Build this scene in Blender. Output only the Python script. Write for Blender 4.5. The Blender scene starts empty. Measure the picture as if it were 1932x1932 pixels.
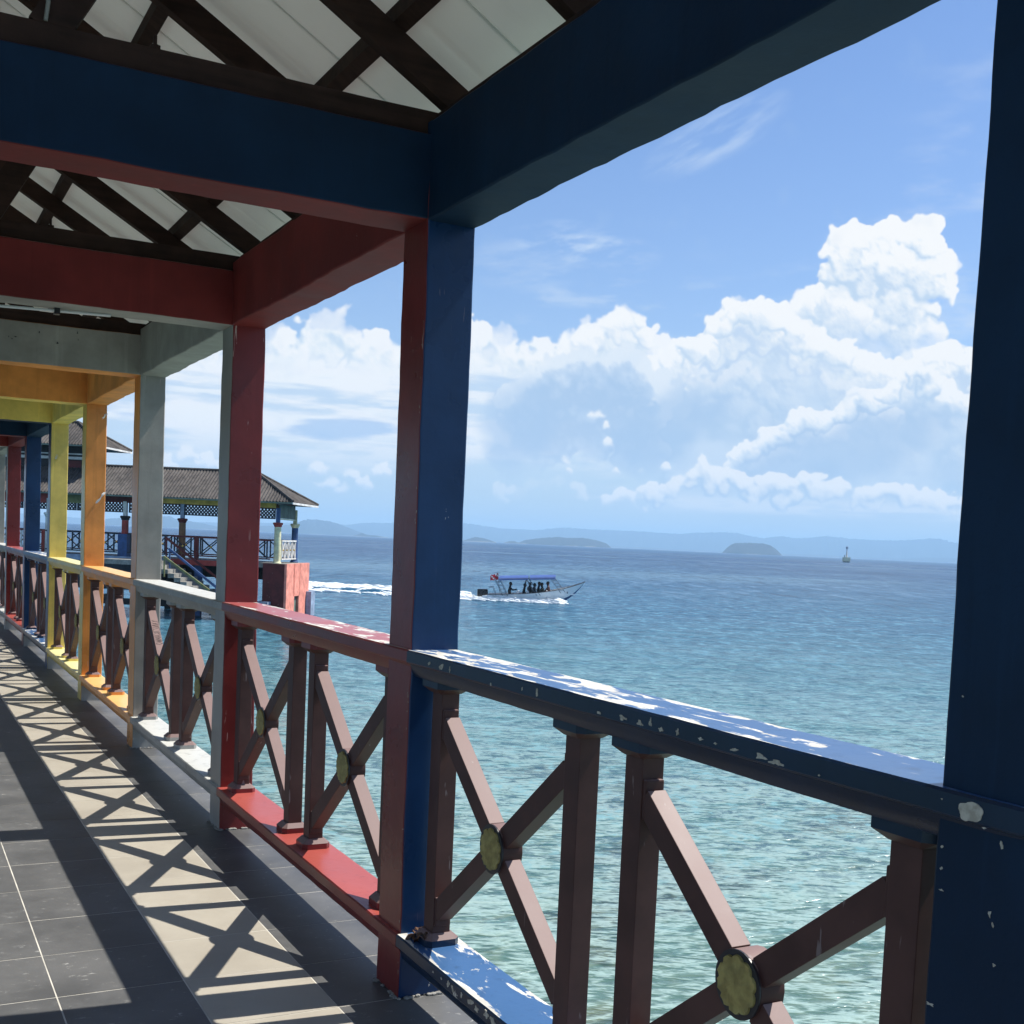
import bpy, bmesh, math, random
from math import sin, cos, pi, radians, sqrt
from mathutils import Vector, Matrix, noise

S = bpy.context.scene
COL = S.collection
random.seed(7)

# ------------------------------------------------------------------ camera
cam_d = bpy.data.cameras.new('camera')
cam = bpy.data.objects.new('camera', cam_d)
COL.objects.link(cam)
pitch, roll, yaw = -0.0685562, 0.0449543, 0.4907708
Fv = Vector((sin(yaw) * cos(pitch), cos(yaw) * cos(pitch), sin(pitch)))
Rv = Vector((cos(yaw), -sin(yaw), 0))
Uv = Rv.cross(Fv)
R2 = Rv * cos(roll) + Uv * sin(roll)
U2 = -Rv * sin(roll) + Uv * cos(roll)
M = Matrix((R2, U2, -Fv)).transposed().to_4x4()
M.translation = Vector((-1.5010, -3.4855, 1.5093))
cam.matrix_world = M
cam_d.sensor_width = 36
cam_d.lens = 2231.1 / 1932 * 36
cam_d.shift_y = (1177.05 - 966) / 1932
cam_d.clip_start = 0.05
cam_d.clip_end = 60000
S.camera = cam

# ------------------------------------------------------------------ render / colour
S.render.engine = 'CYCLES'
S.cycles.use_denoising = True
S.cycles.max_bounces = 8
S.cycles.diffuse_bounces = 5
S.cycles.glossy_bounces = 3
S.cycles.transparent_max_bounces = 8
S.cycles.volume_bounces = 1
S.cycles.sample_clamp_indirect = 6
S.view_settings.view_transform = 'Standard'
S.view_settings.look = 'None'
S.view_settings.exposure = 0.5
S.view_settings.gamma = 1.0
S.view_settings.use_curve_mapping = False

SUN_EL, SUN_AZ = radians(55.7), radians(95.3)      # azimuth clockwise from +Y
SUN_STRENGTH, SKY_STRENGTH = 5.0, 0.12

# ------------------------------------------------------------------ node helper
class V:
    """a value socket with arithmetic"""
    def __init__(s, nt, sock): s.nt, s.k = nt, sock
    def _m(s, op, *a, clamp=False):
        n = s.nt.nodes.new('ShaderNodeMath'); n.operation = op; n.use_clamp = clamp
        for i, x in enumerate((s,) + a):
            if isinstance(x, V): s.nt.links.new(x.k, n.inputs[i])
            else: n.inputs[i].default_value = x
        return V(s.nt, n.outputs[0])
    def __add__(s, o): return s._m('ADD', o)
    __radd__ = __add__
    def __sub__(s, o): return s._m('SUBTRACT', o)
    def __rsub__(s, o): return (s * -1) + o
    def __mul__(s, o): return s._m('MULTIPLY', o)
    __rmul__ = __mul__
    def __truediv__(s, o): return s._m('DIVIDE', o)
    def pw(s, o): return s._m('POWER', o)
    def mx(s, o): return s._m('MAXIMUM', o)
    def mn(s, o): return s._m('MINIMUM', o)
    def abs(s): return s._m('ABSOLUTE')
    def cl(s): return s._m('ADD', 0.0, clamp=True)
    def step(s, a, b):                      # smoothstep a..b (a may be > b)
        n = s.nt.nodes.new('ShaderNodeMapRange'); n.interpolation_type = 'SMOOTHSTEP'
        s.nt.links.new(s.k, n.inputs['Value'])
        n.inputs['From Min'].default_value = a; n.inputs['From Max'].default_value = b
        n.inputs['To Min'].default_value = 0; n.inputs['To Max'].default_value = 1
        return V(s.nt, n.outputs[0])

def link(nt, a, b): nt.links.new(a.k if isinstance(a, V) else a, b)
def mixc(nt, f, a, b):
    n = nt.nodes.new('ShaderNodeMix'); n.data_type = 'RGBA'; n.clamp_factor = True
    def put(x, s):
        if isinstance(x, (tuple, list)): s.default_value = (x[0], x[1], x[2], 1)
        elif isinstance(x, V): nt.links.new(x.k, s)
        elif isinstance(x, (int, float)): s.default_value = x
        else: nt.links.new(x, s)
    put(f, n.inputs[0]); put(a, n.inputs[6]); put(b, n.inputs[7])
    return n.outputs[2]
def comb(nt, x, y, z):
    n = nt.nodes.new('ShaderNodeCombineXYZ')
    for i, q in enumerate((x, y, z)):
        if isinstance(q, V): nt.links.new(q.k, n.inputs[i])
        else: n.inputs[i].default_value = q
    return n.outputs[0]
def sep(nt, vec):
    n = nt.nodes.new('ShaderNodeSeparateXYZ'); nt.links.new(vec, n.inputs[0])
    return V(nt, n.outputs[0]), V(nt, n.outputs[1]), V(nt, n.outputs[2])
def vscale(nt, vec, s):
    n = nt.nodes.new('ShaderNodeMapping'); nt.links.new(vec, n.inputs[0])
    n.inputs['Scale'].default_value = s if isinstance(s, tuple) else (s, s, s)
    return n.outputs[0]
def voff(nt, vec, o):
    n = nt.nodes.new('ShaderNodeVectorMath'); n.operation = 'ADD'; nt.links.new(vec, n.inputs[0])
    if isinstance(o, tuple): n.inputs[1].default_value = o
    else: nt.links.new(o, n.inputs[1])
    return n.outputs[0]
def nz(nt, vec, scale, detail=3, rough=.5, dist=0, lac=2.0):
    n = nt.nodes.new('ShaderNodeTexNoise')
    nt.links.new(vec, n.inputs['Vector']); n.inputs['Scale'].default_value = scale
    n.inputs['Detail'].default_value = detail; n.inputs['Roughness'].default_value = rough
    n.inputs['Distortion'].default_value = dist; n.inputs['Lacunarity'].default_value = lac
    return V(nt, n.outputs[0])
def vor(nt, vec, scale, detail=0, rough=.5, smooth=.35, feat='SMOOTH_F1', rand=1.0):
    n = nt.nodes.new('ShaderNodeTexVoronoi'); n.feature = feat
    nt.links.new(vec, n.inputs['Vector']); n.inputs['Scale'].default_value = scale
    if 'Detail' in n.inputs: n.inputs['Detail'].default_value = detail; n.inputs['Roughness'].default_value = rough
    if feat == 'SMOOTH_F1': n.inputs['Smoothness'].default_value = smooth
    n.inputs['Randomness'].default_value = rand
    return V(nt, n.outputs[0])

# ------------------------------------------------------------------ sky
world = bpy.data.worlds.new('World'); S.world = world
world.use_nodes = True
nt = world.node_tree
for n in list(nt.nodes): nt.nodes.remove(n)
out = nt.nodes.new('ShaderNodeOutputWorld')
bg = nt.nodes.new('ShaderNodeBackground'); nt.links.new(bg.outputs[0], out.inputs[0])
bg.inputs[1].default_value = SKY_STRENGTH
sky = nt.nodes.new('ShaderNodeTexSky'); sky.sky_type = 'NISHITA'; sky.sun_disc = False
sky.sun_elevation = SUN_EL; sky.sun_rotation = SUN_AZ
sky.air_density = 1.0; sky.dust_density = 0.6; sky.ozone_density = 2.0; sky.altitude = 0
tc = nt.nodes.new('ShaderNodeTexCoord')
X, Y, Z = sep(nt, tc.outputs['Generated'])
DEG = 180 / pi
az = X._m('ARCTAN2', Y) * DEG
el = Z._m('ARCSINE') * DEG
K = 1.0 / SKY_STRENGTH * 2 ** -.47
def kc(r, g, b): return (r * K, g * K, b * K)
import numpy as np
SKY_A0, SKY_A1, SKY_E0, SKY_E1, SKY_R = -12.0, 68.0, -1.0, 27.0, 0.045

def paint_sky():
    """cloud colour and cover on an azimuth/elevation grid (degrees), painted with puffs and noise"""
    W = int((SKY_A1 - SKY_A0) / SKY_R); H = int((SKY_E1 - SKY_E0) / SKY_R)
    ga = SKY_A0 + (np.arange(W, dtype=np.float32) + .5) * SKY_R
    ge = SKY_E0 + (np.arange(H, dtype=np.float32) + .5) * SKY_R
    A, E = np.meshgrid(ga, ge)
    rng = np.random.RandomState(11)
    tabs = [rng.rand(256, 256).astype(np.float32) for _ in range(8)]

    def vn(x, y, t=0):
        xi = np.floor(x).astype(np.int32); yi = np.floor(y).astype(np.int32)
        fx = x - xi; fy = y - yi
        fx = fx * fx * fx * (fx * (fx * 6 - 15) + 10); fy = fy * fy * fy * (fy * (fy * 6 - 15) + 10)
        T = tabs[t % 8]
        a = T[xi & 255, yi & 255]; b = T[(xi + 1) & 255, yi & 255]
        c = T[xi & 255, (yi + 1) & 255]; d = T[(xi + 1) & 255, (yi + 1) & 255]
        return (a + (b - a) * fx) * (1 - fy) + (c + (d - c) * fx) * fy

    def fbm(x, y, o=5, t=0, g=.5):
        s = 0; a = 1; n = 0
        for i in range(o):
            s = s + a * vn(x * 2 ** i + 17.3 * i, y * 2 ** i + 9.1 * i, t + i); n += a; a *= g
        return s / n

    def sm(x, a, b):
        t = np.clip((x - a) / (b - a), 0, 1); return t * t * (3 - 2 * t)

    def blur(f, r):
        for ax in (0, 1):
            for _ in range(2):
                k = max(1, int(r)); p = [(0, 0), (0, 0)]; p[ax] = (k + 1, k)
                c = np.cumsum(np.pad(f, p, mode='edge'), axis=ax, dtype=np.float64)
                n = f.shape[ax]
                f = ((np.take(c, np.arange(2 * k + 1, 2 * k + 1 + n), axis=ax) - np.take(c, np.arange(0, n), axis=ax)) / (2 * k + 1)).astype(np.float32)
        return f

    rgb = np.zeros((H, W, 3), np.float32); al = np.zeros((H, W), np.float32)

    def over(col, a):
        nonlocal rgb, al
        a = np.clip(a, 0, 1)
        col = np.asarray(col, np.float32)
        if col.ndim == 1: col = np.broadcast_to(col, rgb.shape)
        na = a + al * (1 - a)
        rgb = np.where(na[..., None] > 1e-4, (col * a[..., None] + rgb * (al * (1 - a))[..., None]) / np.maximum(na, 1e-4)[..., None], rgb)
        al = na

    def lerp(a, b, t): return np.asarray(a, np.float32) * (1 - t[..., None]) + np.asarray(b, np.float32) * t[..., None]

    def stamp(Hm, a, e, r, h=0.0):
        i0 = int((a - r - SKY_A0) / SKY_R); i1 = int((a + r - SKY_A0) / SKY_R) + 2
        j0 = int((e - r - SKY_E0) / SKY_R); j1 = int((e + r - SKY_E0) / SKY_R) + 2
        i0, j0 = max(i0, 0), max(j0, 0); i1, j1 = min(i1, W), min(j1, H)
        if i0 >= i1 or j0 >= j1: return
        d2 = (A[j0:j1, i0:i1] - a) ** 2 + (E[j0:j1, i0:i1] - e) ** 2
        z = np.sqrt(np.maximum(r * r - d2, 0)); z = np.where(d2 < r * r, z + h, 0)
        np.maximum(Hm[j0:j1, i0:i1], z, out=Hm[j0:j1, i0:i1])

    def puffs(Hm, top, a0, a1, rmin, rmax, n, depth, rs, lev=3):
        ta = np.array([p[0] for p in top]); te = np.array([p[1] for p in top])
        for k in range(n):
            a = rs.uniform(a0, a1); t = np.interp(a, ta, te)
            r = rs.uniform(rmin, rmax)
            u = rs.rand() ** 1.6
            e = t - r * .9 - u * depth
            tree(Hm, a, e, r, 0, rs, lev)

    def tree(Hm, a, e, r, h, rs, lev):
        stamp(Hm, a, e, r, h)
        if lev <= 1: return
        for _ in range(11 if lev == 3 else 8):
            th = rs.uniform(-.35, pi_ + .35); f = rs.uniform(.45, .92)
            cr = r * rs.uniform(.26, .5)
            dz = np.sqrt(max(0, 1 - f * f)) * r * .75
            tree(Hm, a + np.cos(th) * r * f, e + np.sin(th) * r * f, cr, h + dz, rs, lev - 1)
    pi_ = np.pi
    wx = (fbm(A * 1.1, E * 1.1, 4, 1) - .5); wy = (fbm(A * 1.1 + 31, E * 1.1 + 7, 4, 2) - .5)
    wfx = (fbm(A * 5, E * 5, 3, 3) - .5); wfy = (fbm(A * 5 + 11, E * 5 + 3, 3, 4) - .5)
    ii = np.arange(W)[None, :]; jj = np.arange(H)[:, None]

    def warp(f, k1, k2):
        x = np.clip(ii + (wx * k1 + wfx * k2) / SKY_R, 0, W - 1.01); y = np.clip(jj + (wy * k1 + wfy * k2) / SKY_R, 0, H - 1.01)
        xi = x.astype(np.int32); yi = y.astype(np.int32); fx = (x - xi).astype(np.float32); fy = (y - yi).astype(np.float32)
        return (f[yi, xi] * (1 - fx) + f[yi, xi + 1] * fx) * (1 - fy) + (f[yi + 1, xi] * (1 - fx) + f[yi + 1, xi + 1] * fx) * fy

    WHITE = (.975, .98, .975)

    def cumulus(top, a0, a1, rmin, rmax, n, depth, seed, lit=WHITE, mid=(.70, .80, .90), shade=(.46, .61, .80), soft=.10, rim=.5, fade=None, gain=1.0, low=None, extra=None, lev=3, contrast=1.0, k1=.9, k2=.22, ao=.95):
        rs = np.random.RandomState(seed)
        Hm = np.zeros((H, W), np.float32)
        puffs(Hm, top, a0, a1, rmin, rmax, n, depth, rs, lev)
        if extra:
            for q in extra: tree(Hm, q[0], q[1], q[2], 0, rs, lev)
        Hm = warp(Hm, k1, k2)
        # fine crinkle
        cr = np.abs(fbm(A * 4.5, E * 4.5, 4, 5, .6) - .5) * 2
        hh = blur(Hm, 1) + (.12 - cr * .22) * np.minimum(Hm, .35)
        gx = np.gradient(hh, axis=1) / SKY_R; gy = np.gradient(hh, axis=0) / SKY_R
        nrm = np.sqrt(gx ** 2 + gy ** 2 + 1.0)
        L = (.56, .72, .40)
        li = (-gx * L[0] - gy * L[1] + L[2]) / nrm
        hb = blur(Hm, 9); gx2 = np.gradient(hb, axis=1) / SKY_R; gy2 = np.gradient(hb, axis=0) / SKY_R
        lb = (-gx2 * L[0] - gy2 * L[1] + L[2]) / np.sqrt(gx2 ** 2 + gy2 ** 2 + 1)
        sv = soft * (.5 + 2.2 * sm(fbm(A * .7 + seed, E * .7, 3, 2), .42, .68))
        edge = sm(hh / sv, 0, 1)
        ta = np.array([p[0] for p in top]); te = np.array([p[1] for p in top])
        below = np.interp(A, ta, te) - E
        r = np.exp(-np.maximum(below, 0) / rim)
        t = (.50 * li + .50 * lb) * contrast * (.35 + .65 * r) + .50 * r - .04
        t += .25 * (1 - sm(hh, 0, soft * 4)) * r
        t += np.clip((blur(hh, 1) - blur(hh, 5)) * ao * 1.5 + (hh - blur(hh, 12)) * ao * 1.1, -.36, .35)
        c = lerp(shade, mid, sm(t, .0, .48)); c = c * (1 - sm(t, .36, .78))[..., None] + np.asarray(lit, np.float32) * sm(t, .36, .78)[..., None]
        a = edge * gain
        if fade: a = a * sm(E + (fbm(A * .9, E * .9, 3, 6) - .5) * 1.2, fade[0], fade[1])
        over(c, a)
        return Hm

    # high thin veils
    ci = fbm(A * .16 + 3, E * .55, 6, 2, .62); cm = fbm(A * .08 + 9, E * .12 + 4, 2, 1)
    over((.80, .87, .95), sm(ci, .50, .80) * sm(cm, .42, .70) * .30 * sm(E, 6, 10))

    def blob(a0, e0, ra, re, tilt=0.0):
        da = A - a0; de = (E - e0) - da * tilt
        return np.maximum(1 - (da / ra) ** 2 - (de / re) ** 2, 0)
    wz = fbm(A * .45 + E * .5, E * 2.0 - A * .35, 5, 3, .62)
    over((.72, .83, .95), np.clip(blob(30.8, 13.9, 3.8, 1.1, -.12) + .5 * blob(28, 13, 3, 1.5, 0), 0, 1) * sm(wz, .30, .80) * .62)
    wz2 = fbm(A * .5 - E * .3, E * 1.6 - A * .7, 5, 4, .6)
    over((.72, .83, .95), np.clip(blob(36.6, 18.6, 3.6, 1.3, .42), 0, 1) * sm(wz2, .30, .80) * .52)
    over((.70, .80, .92), sm(fbm(A * .3, E * 1.3, 5, 6, .6), .45, .75) * sm(E, 8.5, 10.5) * sm(E, 14, 11.5) * .35 * sm(A, 24, 30))

    tower = [(40.6, 9.5), (41.3, 11.5), (41.8, 13.3), (42.0, 14.2), (42.6, 14.8), (43.2, 15.15), (43.7, 14.7), (44.2, 14.95), (45.2, 14.75), (45.9, 15.3), (46.5, 15.1), (46.8, 14.0), (47.4, 13.3), (47.8, 12.3), (48, 10)]
    ex = [(42.7, 13.7, .75), (43.2, 14.5, .55), (42.5, 14.2, .45), (43.9, 13.9, .8), (44.6, 14.0, .85), (45.4, 14.1, .8), (46.2, 14.6, .62), (46.2, 13.8, .7), (46.9, 13.0, .6), (47.4, 13.0, .35), (47.1, 12.2, .5), (47.4, 11.8, .3),
          (46.2, 12.4, .9), (45.0, 12.6, 1.1), (43.9, 12.6, 1.0), (43.0, 12.9, .8), (46.0, 11.2, .75), (45.2, 10.9, 1.0), (44.2, 11.0, 1.0), (45.2, 9.8, 1.1), (44.2, 9.7, 1.2), (46.2, 10.0, .8), (43.0, 9.8, 1.1), (42.0, 10.6, 1.0), (41.6, 11.4, .75), (42.4, 12.6, .6), (43.4, 10.6, .9), (42.8, 11.8, .6)]
    cumulus(tower, 42, 42.1, .1, .2, 0, 1, 3, mid=(.80, .87, .94), shade=(.56, .70, .87), soft=.16, rim=2.6, fade=(8.2, 10.4), extra=ex, contrast=1.1, ao=.9)
    cumulus([(39.8, 10.0), (40.7, 11.4), (41.2, 12.4), (41.9, 12.6), (42.4, 12.0), (43.4, 11.6), (44, 11.0)], 40.2, 43.8, .25, .6, 20, 1.4, 5, mid=(.76, .84, .93), shade=(.58, .72, .88), soft=.2, rim=.8, fade=(9.6, 11.2))
    # broad streaky bank on the left
    lt = [(-12, 6.5), (2, 7.6), (8, 8.6), (13, 9.0), (15.8, 9.4), (17.2, 9.8), (18.4, 10.3), (19.2, 10.6), (19.8, 10.1), (20.4, 9.5), (22.2, 9.7), (24, 9.8), (26.2, 10.1), (27.6, 9.9), (28.7, 9.6), (29.8, 9.6), (30.8, 10.1),
          (31.7, 10.6), (32.6, 10.9), (33.3, 11.15), (33.6, 10.5), (34.2, 10.5), (34.6, 9.7), (35.4, 9.0), (36, 8)]
    st = fbm(A * .14 + 2, E * .95 + 5, 6, 2, .58)
    lm = sm(A, 36, 30)
    topi = np.interp(A, [p[0] for p in lt], [p[1] for p in lt])
    over(lerp((.68, .79, .90), (.93, .95, .97), sm(st, .38, .62)), sm(topi - E + (st - .5) * 1.6, .3, 1.5) * sm(E, 1.5, 5.0) * lm * (.62 + .38 * sm(st, .4, .6)))
    cumulus(lt, -12, 35, .3, 1.0, 190, 1.1, 8, mid=(.84, .90, .94), shade=(.64, .76, .88), soft=.5, rim=1.2, fade=(6.8, 8.8), gain=.95, lev=2, contrast=.9, k1=1.6, k2=.3)
    cumulus([(29.6, 9.4), (30.4, 9.9), (31.2, 10.3), (31.8, 10.7), (32.5, 11.0), (33.1, 11.3), (33.5, 10.9), (33.9, 10.6), (34.2, 9.9)], 29.8, 34, .2, .45, 34, 1.0, 18, soft=.16, mid=(.82, .88, .94), shade=(.62, .74, .88), rim=.9, fade=(8.4, 9.3))
    st2 = fbm(A * .22 + 7, E * 2.2 + 1, 5, 4, .6)
    over((.93, .96, .97), sm(st2, .47, .66) * sm(E, 3.6, 5.5) * sm(E, 9.0, 7.5) * sm(A, 30, 25) * .8)
    g = blob(19.8, 5.0, 3.4, .8, .06) + .5 * blob(9, 5.4, 4, .7)
    over((.34, .54, .84), sm(g + (fbm(A * .5, E * 3, 4, 1) - .5) * .9, .25, .8) * .72)
    # main bank
    mt = [(33.3, 7.6), (34.1, 8.6), (35.0, 9.15), (35.2, 9.75), (35.9, 10.05), (36.55, 10.3), (37.15, 9.8), (37.35, 11.3), (38.1, 11.6), (38.95, 11.8), (39.9, 11.3), (40.6, 10.8), (41.4, 10.6), (42.4, 10.3), (43.1, 9.8), (44.0, 9.2),
          (45.0, 8.8), (45.8, 9.0), (46.4, 9.55), (47.2, 9.5), (48, 9.4), (50, 9.5), (55, 8.4), (62, 6.5), (68, 5)]
    over(lerp((.46, .62, .82), (.64, .76, .90), sm(fbm(A * .35, E * .5, 4, 2), .35, .65)), sm(np.interp(A, [p[0] for p in mt], [p[1] for p in mt]) - E, .5, 1.6) * sm(A, 33, 36) * sm(E, 0.5, 4) * .96)
    cumulus(mt, 35.2, 68, .5, 1.0, 260, 5.2, 20, lit=(.88, .92, .96), mid=(.70, .80, .91), shade=(.50, .65, .84), soft=.6, rim=2.2, fade=(2.4, 5.5), gain=.85, lev=2, contrast=.9, ao=.25)
    cumulus(mt, 33.6, 68, .24, .80, 420, 1.5, 21, mid=(.76, .84, .92), shade=(.58, .71, .88), soft=.12, rim=1.25, fade=(6.2, 8.4))
    cumulus([(34.8, 8.6), (35.3, 9.8), (36.1, 10.2), (36.8, 9.6), (37.3, 11.2), (38.2, 11.6), (39.2, 11.6), (40.0, 11.0), (41.4, 10.3), (43, 9.6)], 35, 43.5, .15, .4, 110, .9, 22, mid=(.80, .87, .94), shade=(.60, .73, .88), soft=.08, rim=.7, fade=(8.0, 9.0))
    # grey-blue dome in front
    dt = [(26.6, 4.5), (26.9, 6.2), (27.3, 6.9), (28.0, 7.4), (28.6, 8.1), (29.2, 8.8), (31, 9.1), (33, 9.2), (34, 8.6), (35, 6.6)]
    cumulus(dt, 27.6, 34.3, .5, 1.1, 130, 3.4, 31, lit=(.80, .87, .94), mid=(.54, .68, .86), shade=(.42, .58, .80), soft=.40, rim=.6, fade=(2.4, 5.4), gain=.92, lev=2, contrast=.75)
    dk = blob(28.0, 5.6, 2.3, 2.6, .2) + blob(36, 6.8, 2.8, 1.8, .3) + .8 * blob(34, 5, 3, 2)
    over((.42, .585, .81), sm(dk + (fbm(A * .8, E * .8, 4, 3) - .5) * .8, .1, .9) * .72)
    # heads in the middle distance
    ct = [(37.6, 3.4), (38.1, 4.5), (38.6, 5.1), (39.2, 5.4), (40.0, 5.9), (40.7, 6.3), (41.6, 6.8), (42.4, 6.5), (43.2, 7.1), (43.9, 7.7), (44.6, 7.4), (45.0, 7.7)]
    cumulus([(p[0] + .5, p[1] - .75) for p in ct], 38.6, 45.5, .10, .30, 80, .5, 44, lit=(.90, .93, .96), mid=(.62, .74, .89), shade=(.48, .63, .83), soft=.12, rim=.40, fade=(3.0, 4.4), gain=.8)
    cumulus(ct, 37.9, 45, .10, .36, 130, .55, 41, mid=(.72, .82, .92), shade=(.48, .63, .83), soft=.05, rim=.50, fade=(3.6, 4.6), gain=.97)
    cumulus([(35.6, 7.9), (36.6, 8.6), (37.4, 8.2), (38.6, 9.0), (39.8, 8.6), (41, 8.9), (42.4, 8.3), (44, 7.9)], 35.8, 44, .14, .42, 55, 1.1, 45, lit=(.90, .93, .96), mid=(.68, .79, .90), shade=(.54, .68, .86), soft=.3, rim=.45, fade=(6.2, 7.8), gain=.55)
    ct2 = [(44.6, 7.4), (45.2, 8.2), (45.8, 8.7), (46.3, 9.0), (47.0, 8.6), (47.7, 7.9), (48.6, 7.4), (51, 7.0), (55, 5)]
    cumulus(ct2, 44.9, 53, .14, .42, 90, .8, 42, mid=(.70, .80, .91), shade=(.52, .67, .85), soft=.07, rim=.5, fade=(5.8, 7.2), gain=.97)
    over((.43, .59, .81), sm(blob(42.5, 4.8, 6.8, 2.4, .28) + (fbm(A * .9, E * .9, 4, 5) - .5) * .5, .15, .8) * .72 * sm(np.interp(A, [p[0] for p in ct], [p[1] for p in ct]) - E, .5, 1.3))
    for i, (a0, e0, r0) in enumerate(((18.5, 3.2, .42), (19.0, 2.5, .45), (19.6, 2.2, .3), (20.0, 2.8, .4), (20.7, 2.5, .35), (21.5, 3.1, .42), (31.7, 6.3, .35), (32.2, 5.7, .25), (32.4, 5.0, .28), (34.4, 7.1, .24), (34.2, 6.8, .18), (36.2, 8.1, .2), (35.8, 7.6, .12),
                             (30.3, 4.0, .30), (30.5, 3.6, .18), (32.9, 3.7, .17), (33.9, 3.7, .17), (35.2, 3.9, .3), (12.6, 3.4, .5), (13.4, 3.1, .5), (11.6, 3.0, .5), (46.9, 7.7, .3), (47.5, 7.2, .3))):
        ex = [(a0 + dx * r0, e0 + dy * r0, r0 * s) for dx, dy, s in ((0, 0, .6), (-.7, -.25, .45), (.7, -.2, .42), (.25, .45, .38), (-.3, .4, .34))]
        cumulus([(a0 - 2, e0 + r0), (a0 + 2, e0 + r0)], a0, a0 + .1, .1, .1, 0, 1, 100 + i, mid=(.74, .83, .92), shade=(.58, .71, .87), soft=.09, rim=r0 * 1.3, extra=ex, gain=.92, lev=2, k1=.5, k2=.3)
    # low line with a flat base
    bt = [(24, 1.8), (26.6, 2.3), (27.7, 2.8), (29, 3.1), (30.4, 3.2), (31.7, 2.9), (32.3, 2.5), (33.4, 2.8), (35, 3.1), (36.0, 3.7), (36.8, 4.4), (37.3, 4.0), (38.3, 3.8), (38.9, 3.5), (40.3, 3.8), (40.8, 3.4), (41.7, 4.0), (42.4, 3.5),
          (43.3, 3.6), (44, 3.3), (45.4, 3.6), (46.6, 3.3), (47.8, 3.1), (52, 2.6), (60, 2), (68, 2)]
    over((.60, .73, .87), sm(np.interp(A, [p[0] for p in bt], [p[1] for p in bt]) - E, -.2, .6) * sm(E, 1.5, 2.1) * sm(A, 31, 34) * .75)
    over((.86, .90, .94), sm(fbm(A * .3, E * 2.5, 4, 3), .42, .62) * sm(E, 1.7, 2.1) * sm(E, 2.9, 2.3) * sm(A, 30, 34) * .8)
    cumulus(bt, 32.3, 60, .09, .34, 330, .9, 51, lit=(.97, .975, .97), mid=(.80, .86, .92), shade=(.50, .65, .83), soft=.07, rim=.55, fade=(1.9, 2.3), gain=.96, k1=.6)
    cumulus(bt, 26.8, 31.8, .1, .3, 40, .6, 52, lit=(.90, .93, .95), mid=(.78, .85, .92), shade=(.64, .76, .88), soft=.25, rim=.8, fade=(1.8, 2.4), gain=.6, lev=2)
    # lower haze over all clouds
    over((.66, .76, .85), np.exp(-np.maximum(E, 0) * .8) * .35)
    return rgb, al

rgb, al = paint_sky()
hh_, ww_ = al.shape
xs = (np.arange(ww_) + .5) / ww_
fade_ = np.clip(np.minimum(xs, 1 - xs) * 11, 0, 1)[None, :]
px = np.empty((hh_, ww_, 4), np.float32)
px[..., :3] = rgb; px[..., 3] = al * fade_
img = bpy.data.images.new('painted_clouds', ww_, hh_, alpha=True, float_buffer=True)
img.colorspace_settings.name = 'Non-Color'; img.alpha_mode = 'CHANNEL_PACKED'
img.pixels.foreach_set(px.ravel()); img.update(); img.pack()
del rgb, al, px
ti = nt.nodes.new('ShaderNodeTexImage'); ti.image = img; ti.extension = 'CLIP'; ti.interpolation = 'Linear'
nt.links.new(comb(nt, (az - SKY_A0) / (SKY_A1 - SKY_A0), (el - SKY_E0) / (SKY_E1 - SKY_E0), 0.0), ti.inputs[0])
hz = (el.mx(0.0) * -0.12)._m('EXPONENT')
tint = nt.nodes.new('ShaderNodeVectorMath'); tint.operation = 'MULTIPLY'; tint.inputs[1].default_value = (.53, .66, .86)
nt.links.new(sky.outputs[0], tint.inputs[0])
base = mixc(nt, hz * .85, tint.outputs[0], kc(.60, .735, .85))
# ordinary fair-weather banks outside the painted sector
fm = nz(nt, vscale(nt, tc.outputs['Generated'], (1, 1, 2.2)), 2.3, 4, .55)
outside = (az - 28).abs().step(34, 46)
base = mixc(nt, fm.step(.50, .66) * outside * el.step(1, 7) * .8, base, mixc(nt, fm.step(.52, .72), kc(.60, .73, .88), kc(.92, .95, .97)))
sc_ = nt.nodes.new('ShaderNodeVectorMath'); sc_.operation = 'SCALE'; sc_.inputs[3].default_value = K
nt.links.new(ti.outputs[0], sc_.inputs[0])
cur = mixc(nt, V(nt, ti.outputs[1]), base, sc_.outputs[0])
nt.links.new(cur, bg.inputs[0])
world.cycles.sampling_method = 'MANUAL'; world.cycles.sample_map_resolution = 512

# ------------------------------------------------------------------ sun
sl = bpy.data.lights.new('sun', 'SUN'); sl.energy = SUN_STRENGTH; sl.angle = radians(.5); sl.color = (1, .955, .88)
so = bpy.data.objects.new('sun', sl); COL.objects.link(so)
sd = Vector((sin(SUN_AZ) * cos(SUN_EL), cos(SUN_AZ) * cos(SUN_EL), sin(SUN_EL)))
so.rotation_euler = sd.to_track_quat('Z', 'Y').to_euler()
so.location = (0, 0, 30)
# ------------------------------------------------------------------ materials
MATS = {}
def new_mat(name):
    m = bpy.data.materials.new(name); m.use_nodes = True
    t = m.node_tree
    b = t.nodes['Principled BSDF']
    MATS[name] = m
    return m, t, b
def pos(t): return t.nodes.new('ShaderNodeNewGeometry').outputs['Position']
def nrm(t): return t.nodes.new('ShaderNodeNewGeometry').outputs['Normal']
def bump(t, b, h, strength=.3, dist=.01):
    n = t.nodes.new('ShaderNodeBump'); n.inputs['Strength'].default_value = strength; n.inputs['Distance'].default_value = dist
    link(t, h, n.inputs['Height']); t.links.new(n.outputs[0], b.inputs['Normal']); return n
def scal(c, k): return (c[0] * k, c[1] * k, c[2] * k)
PRIMER = (.62, .60, .54)

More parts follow.
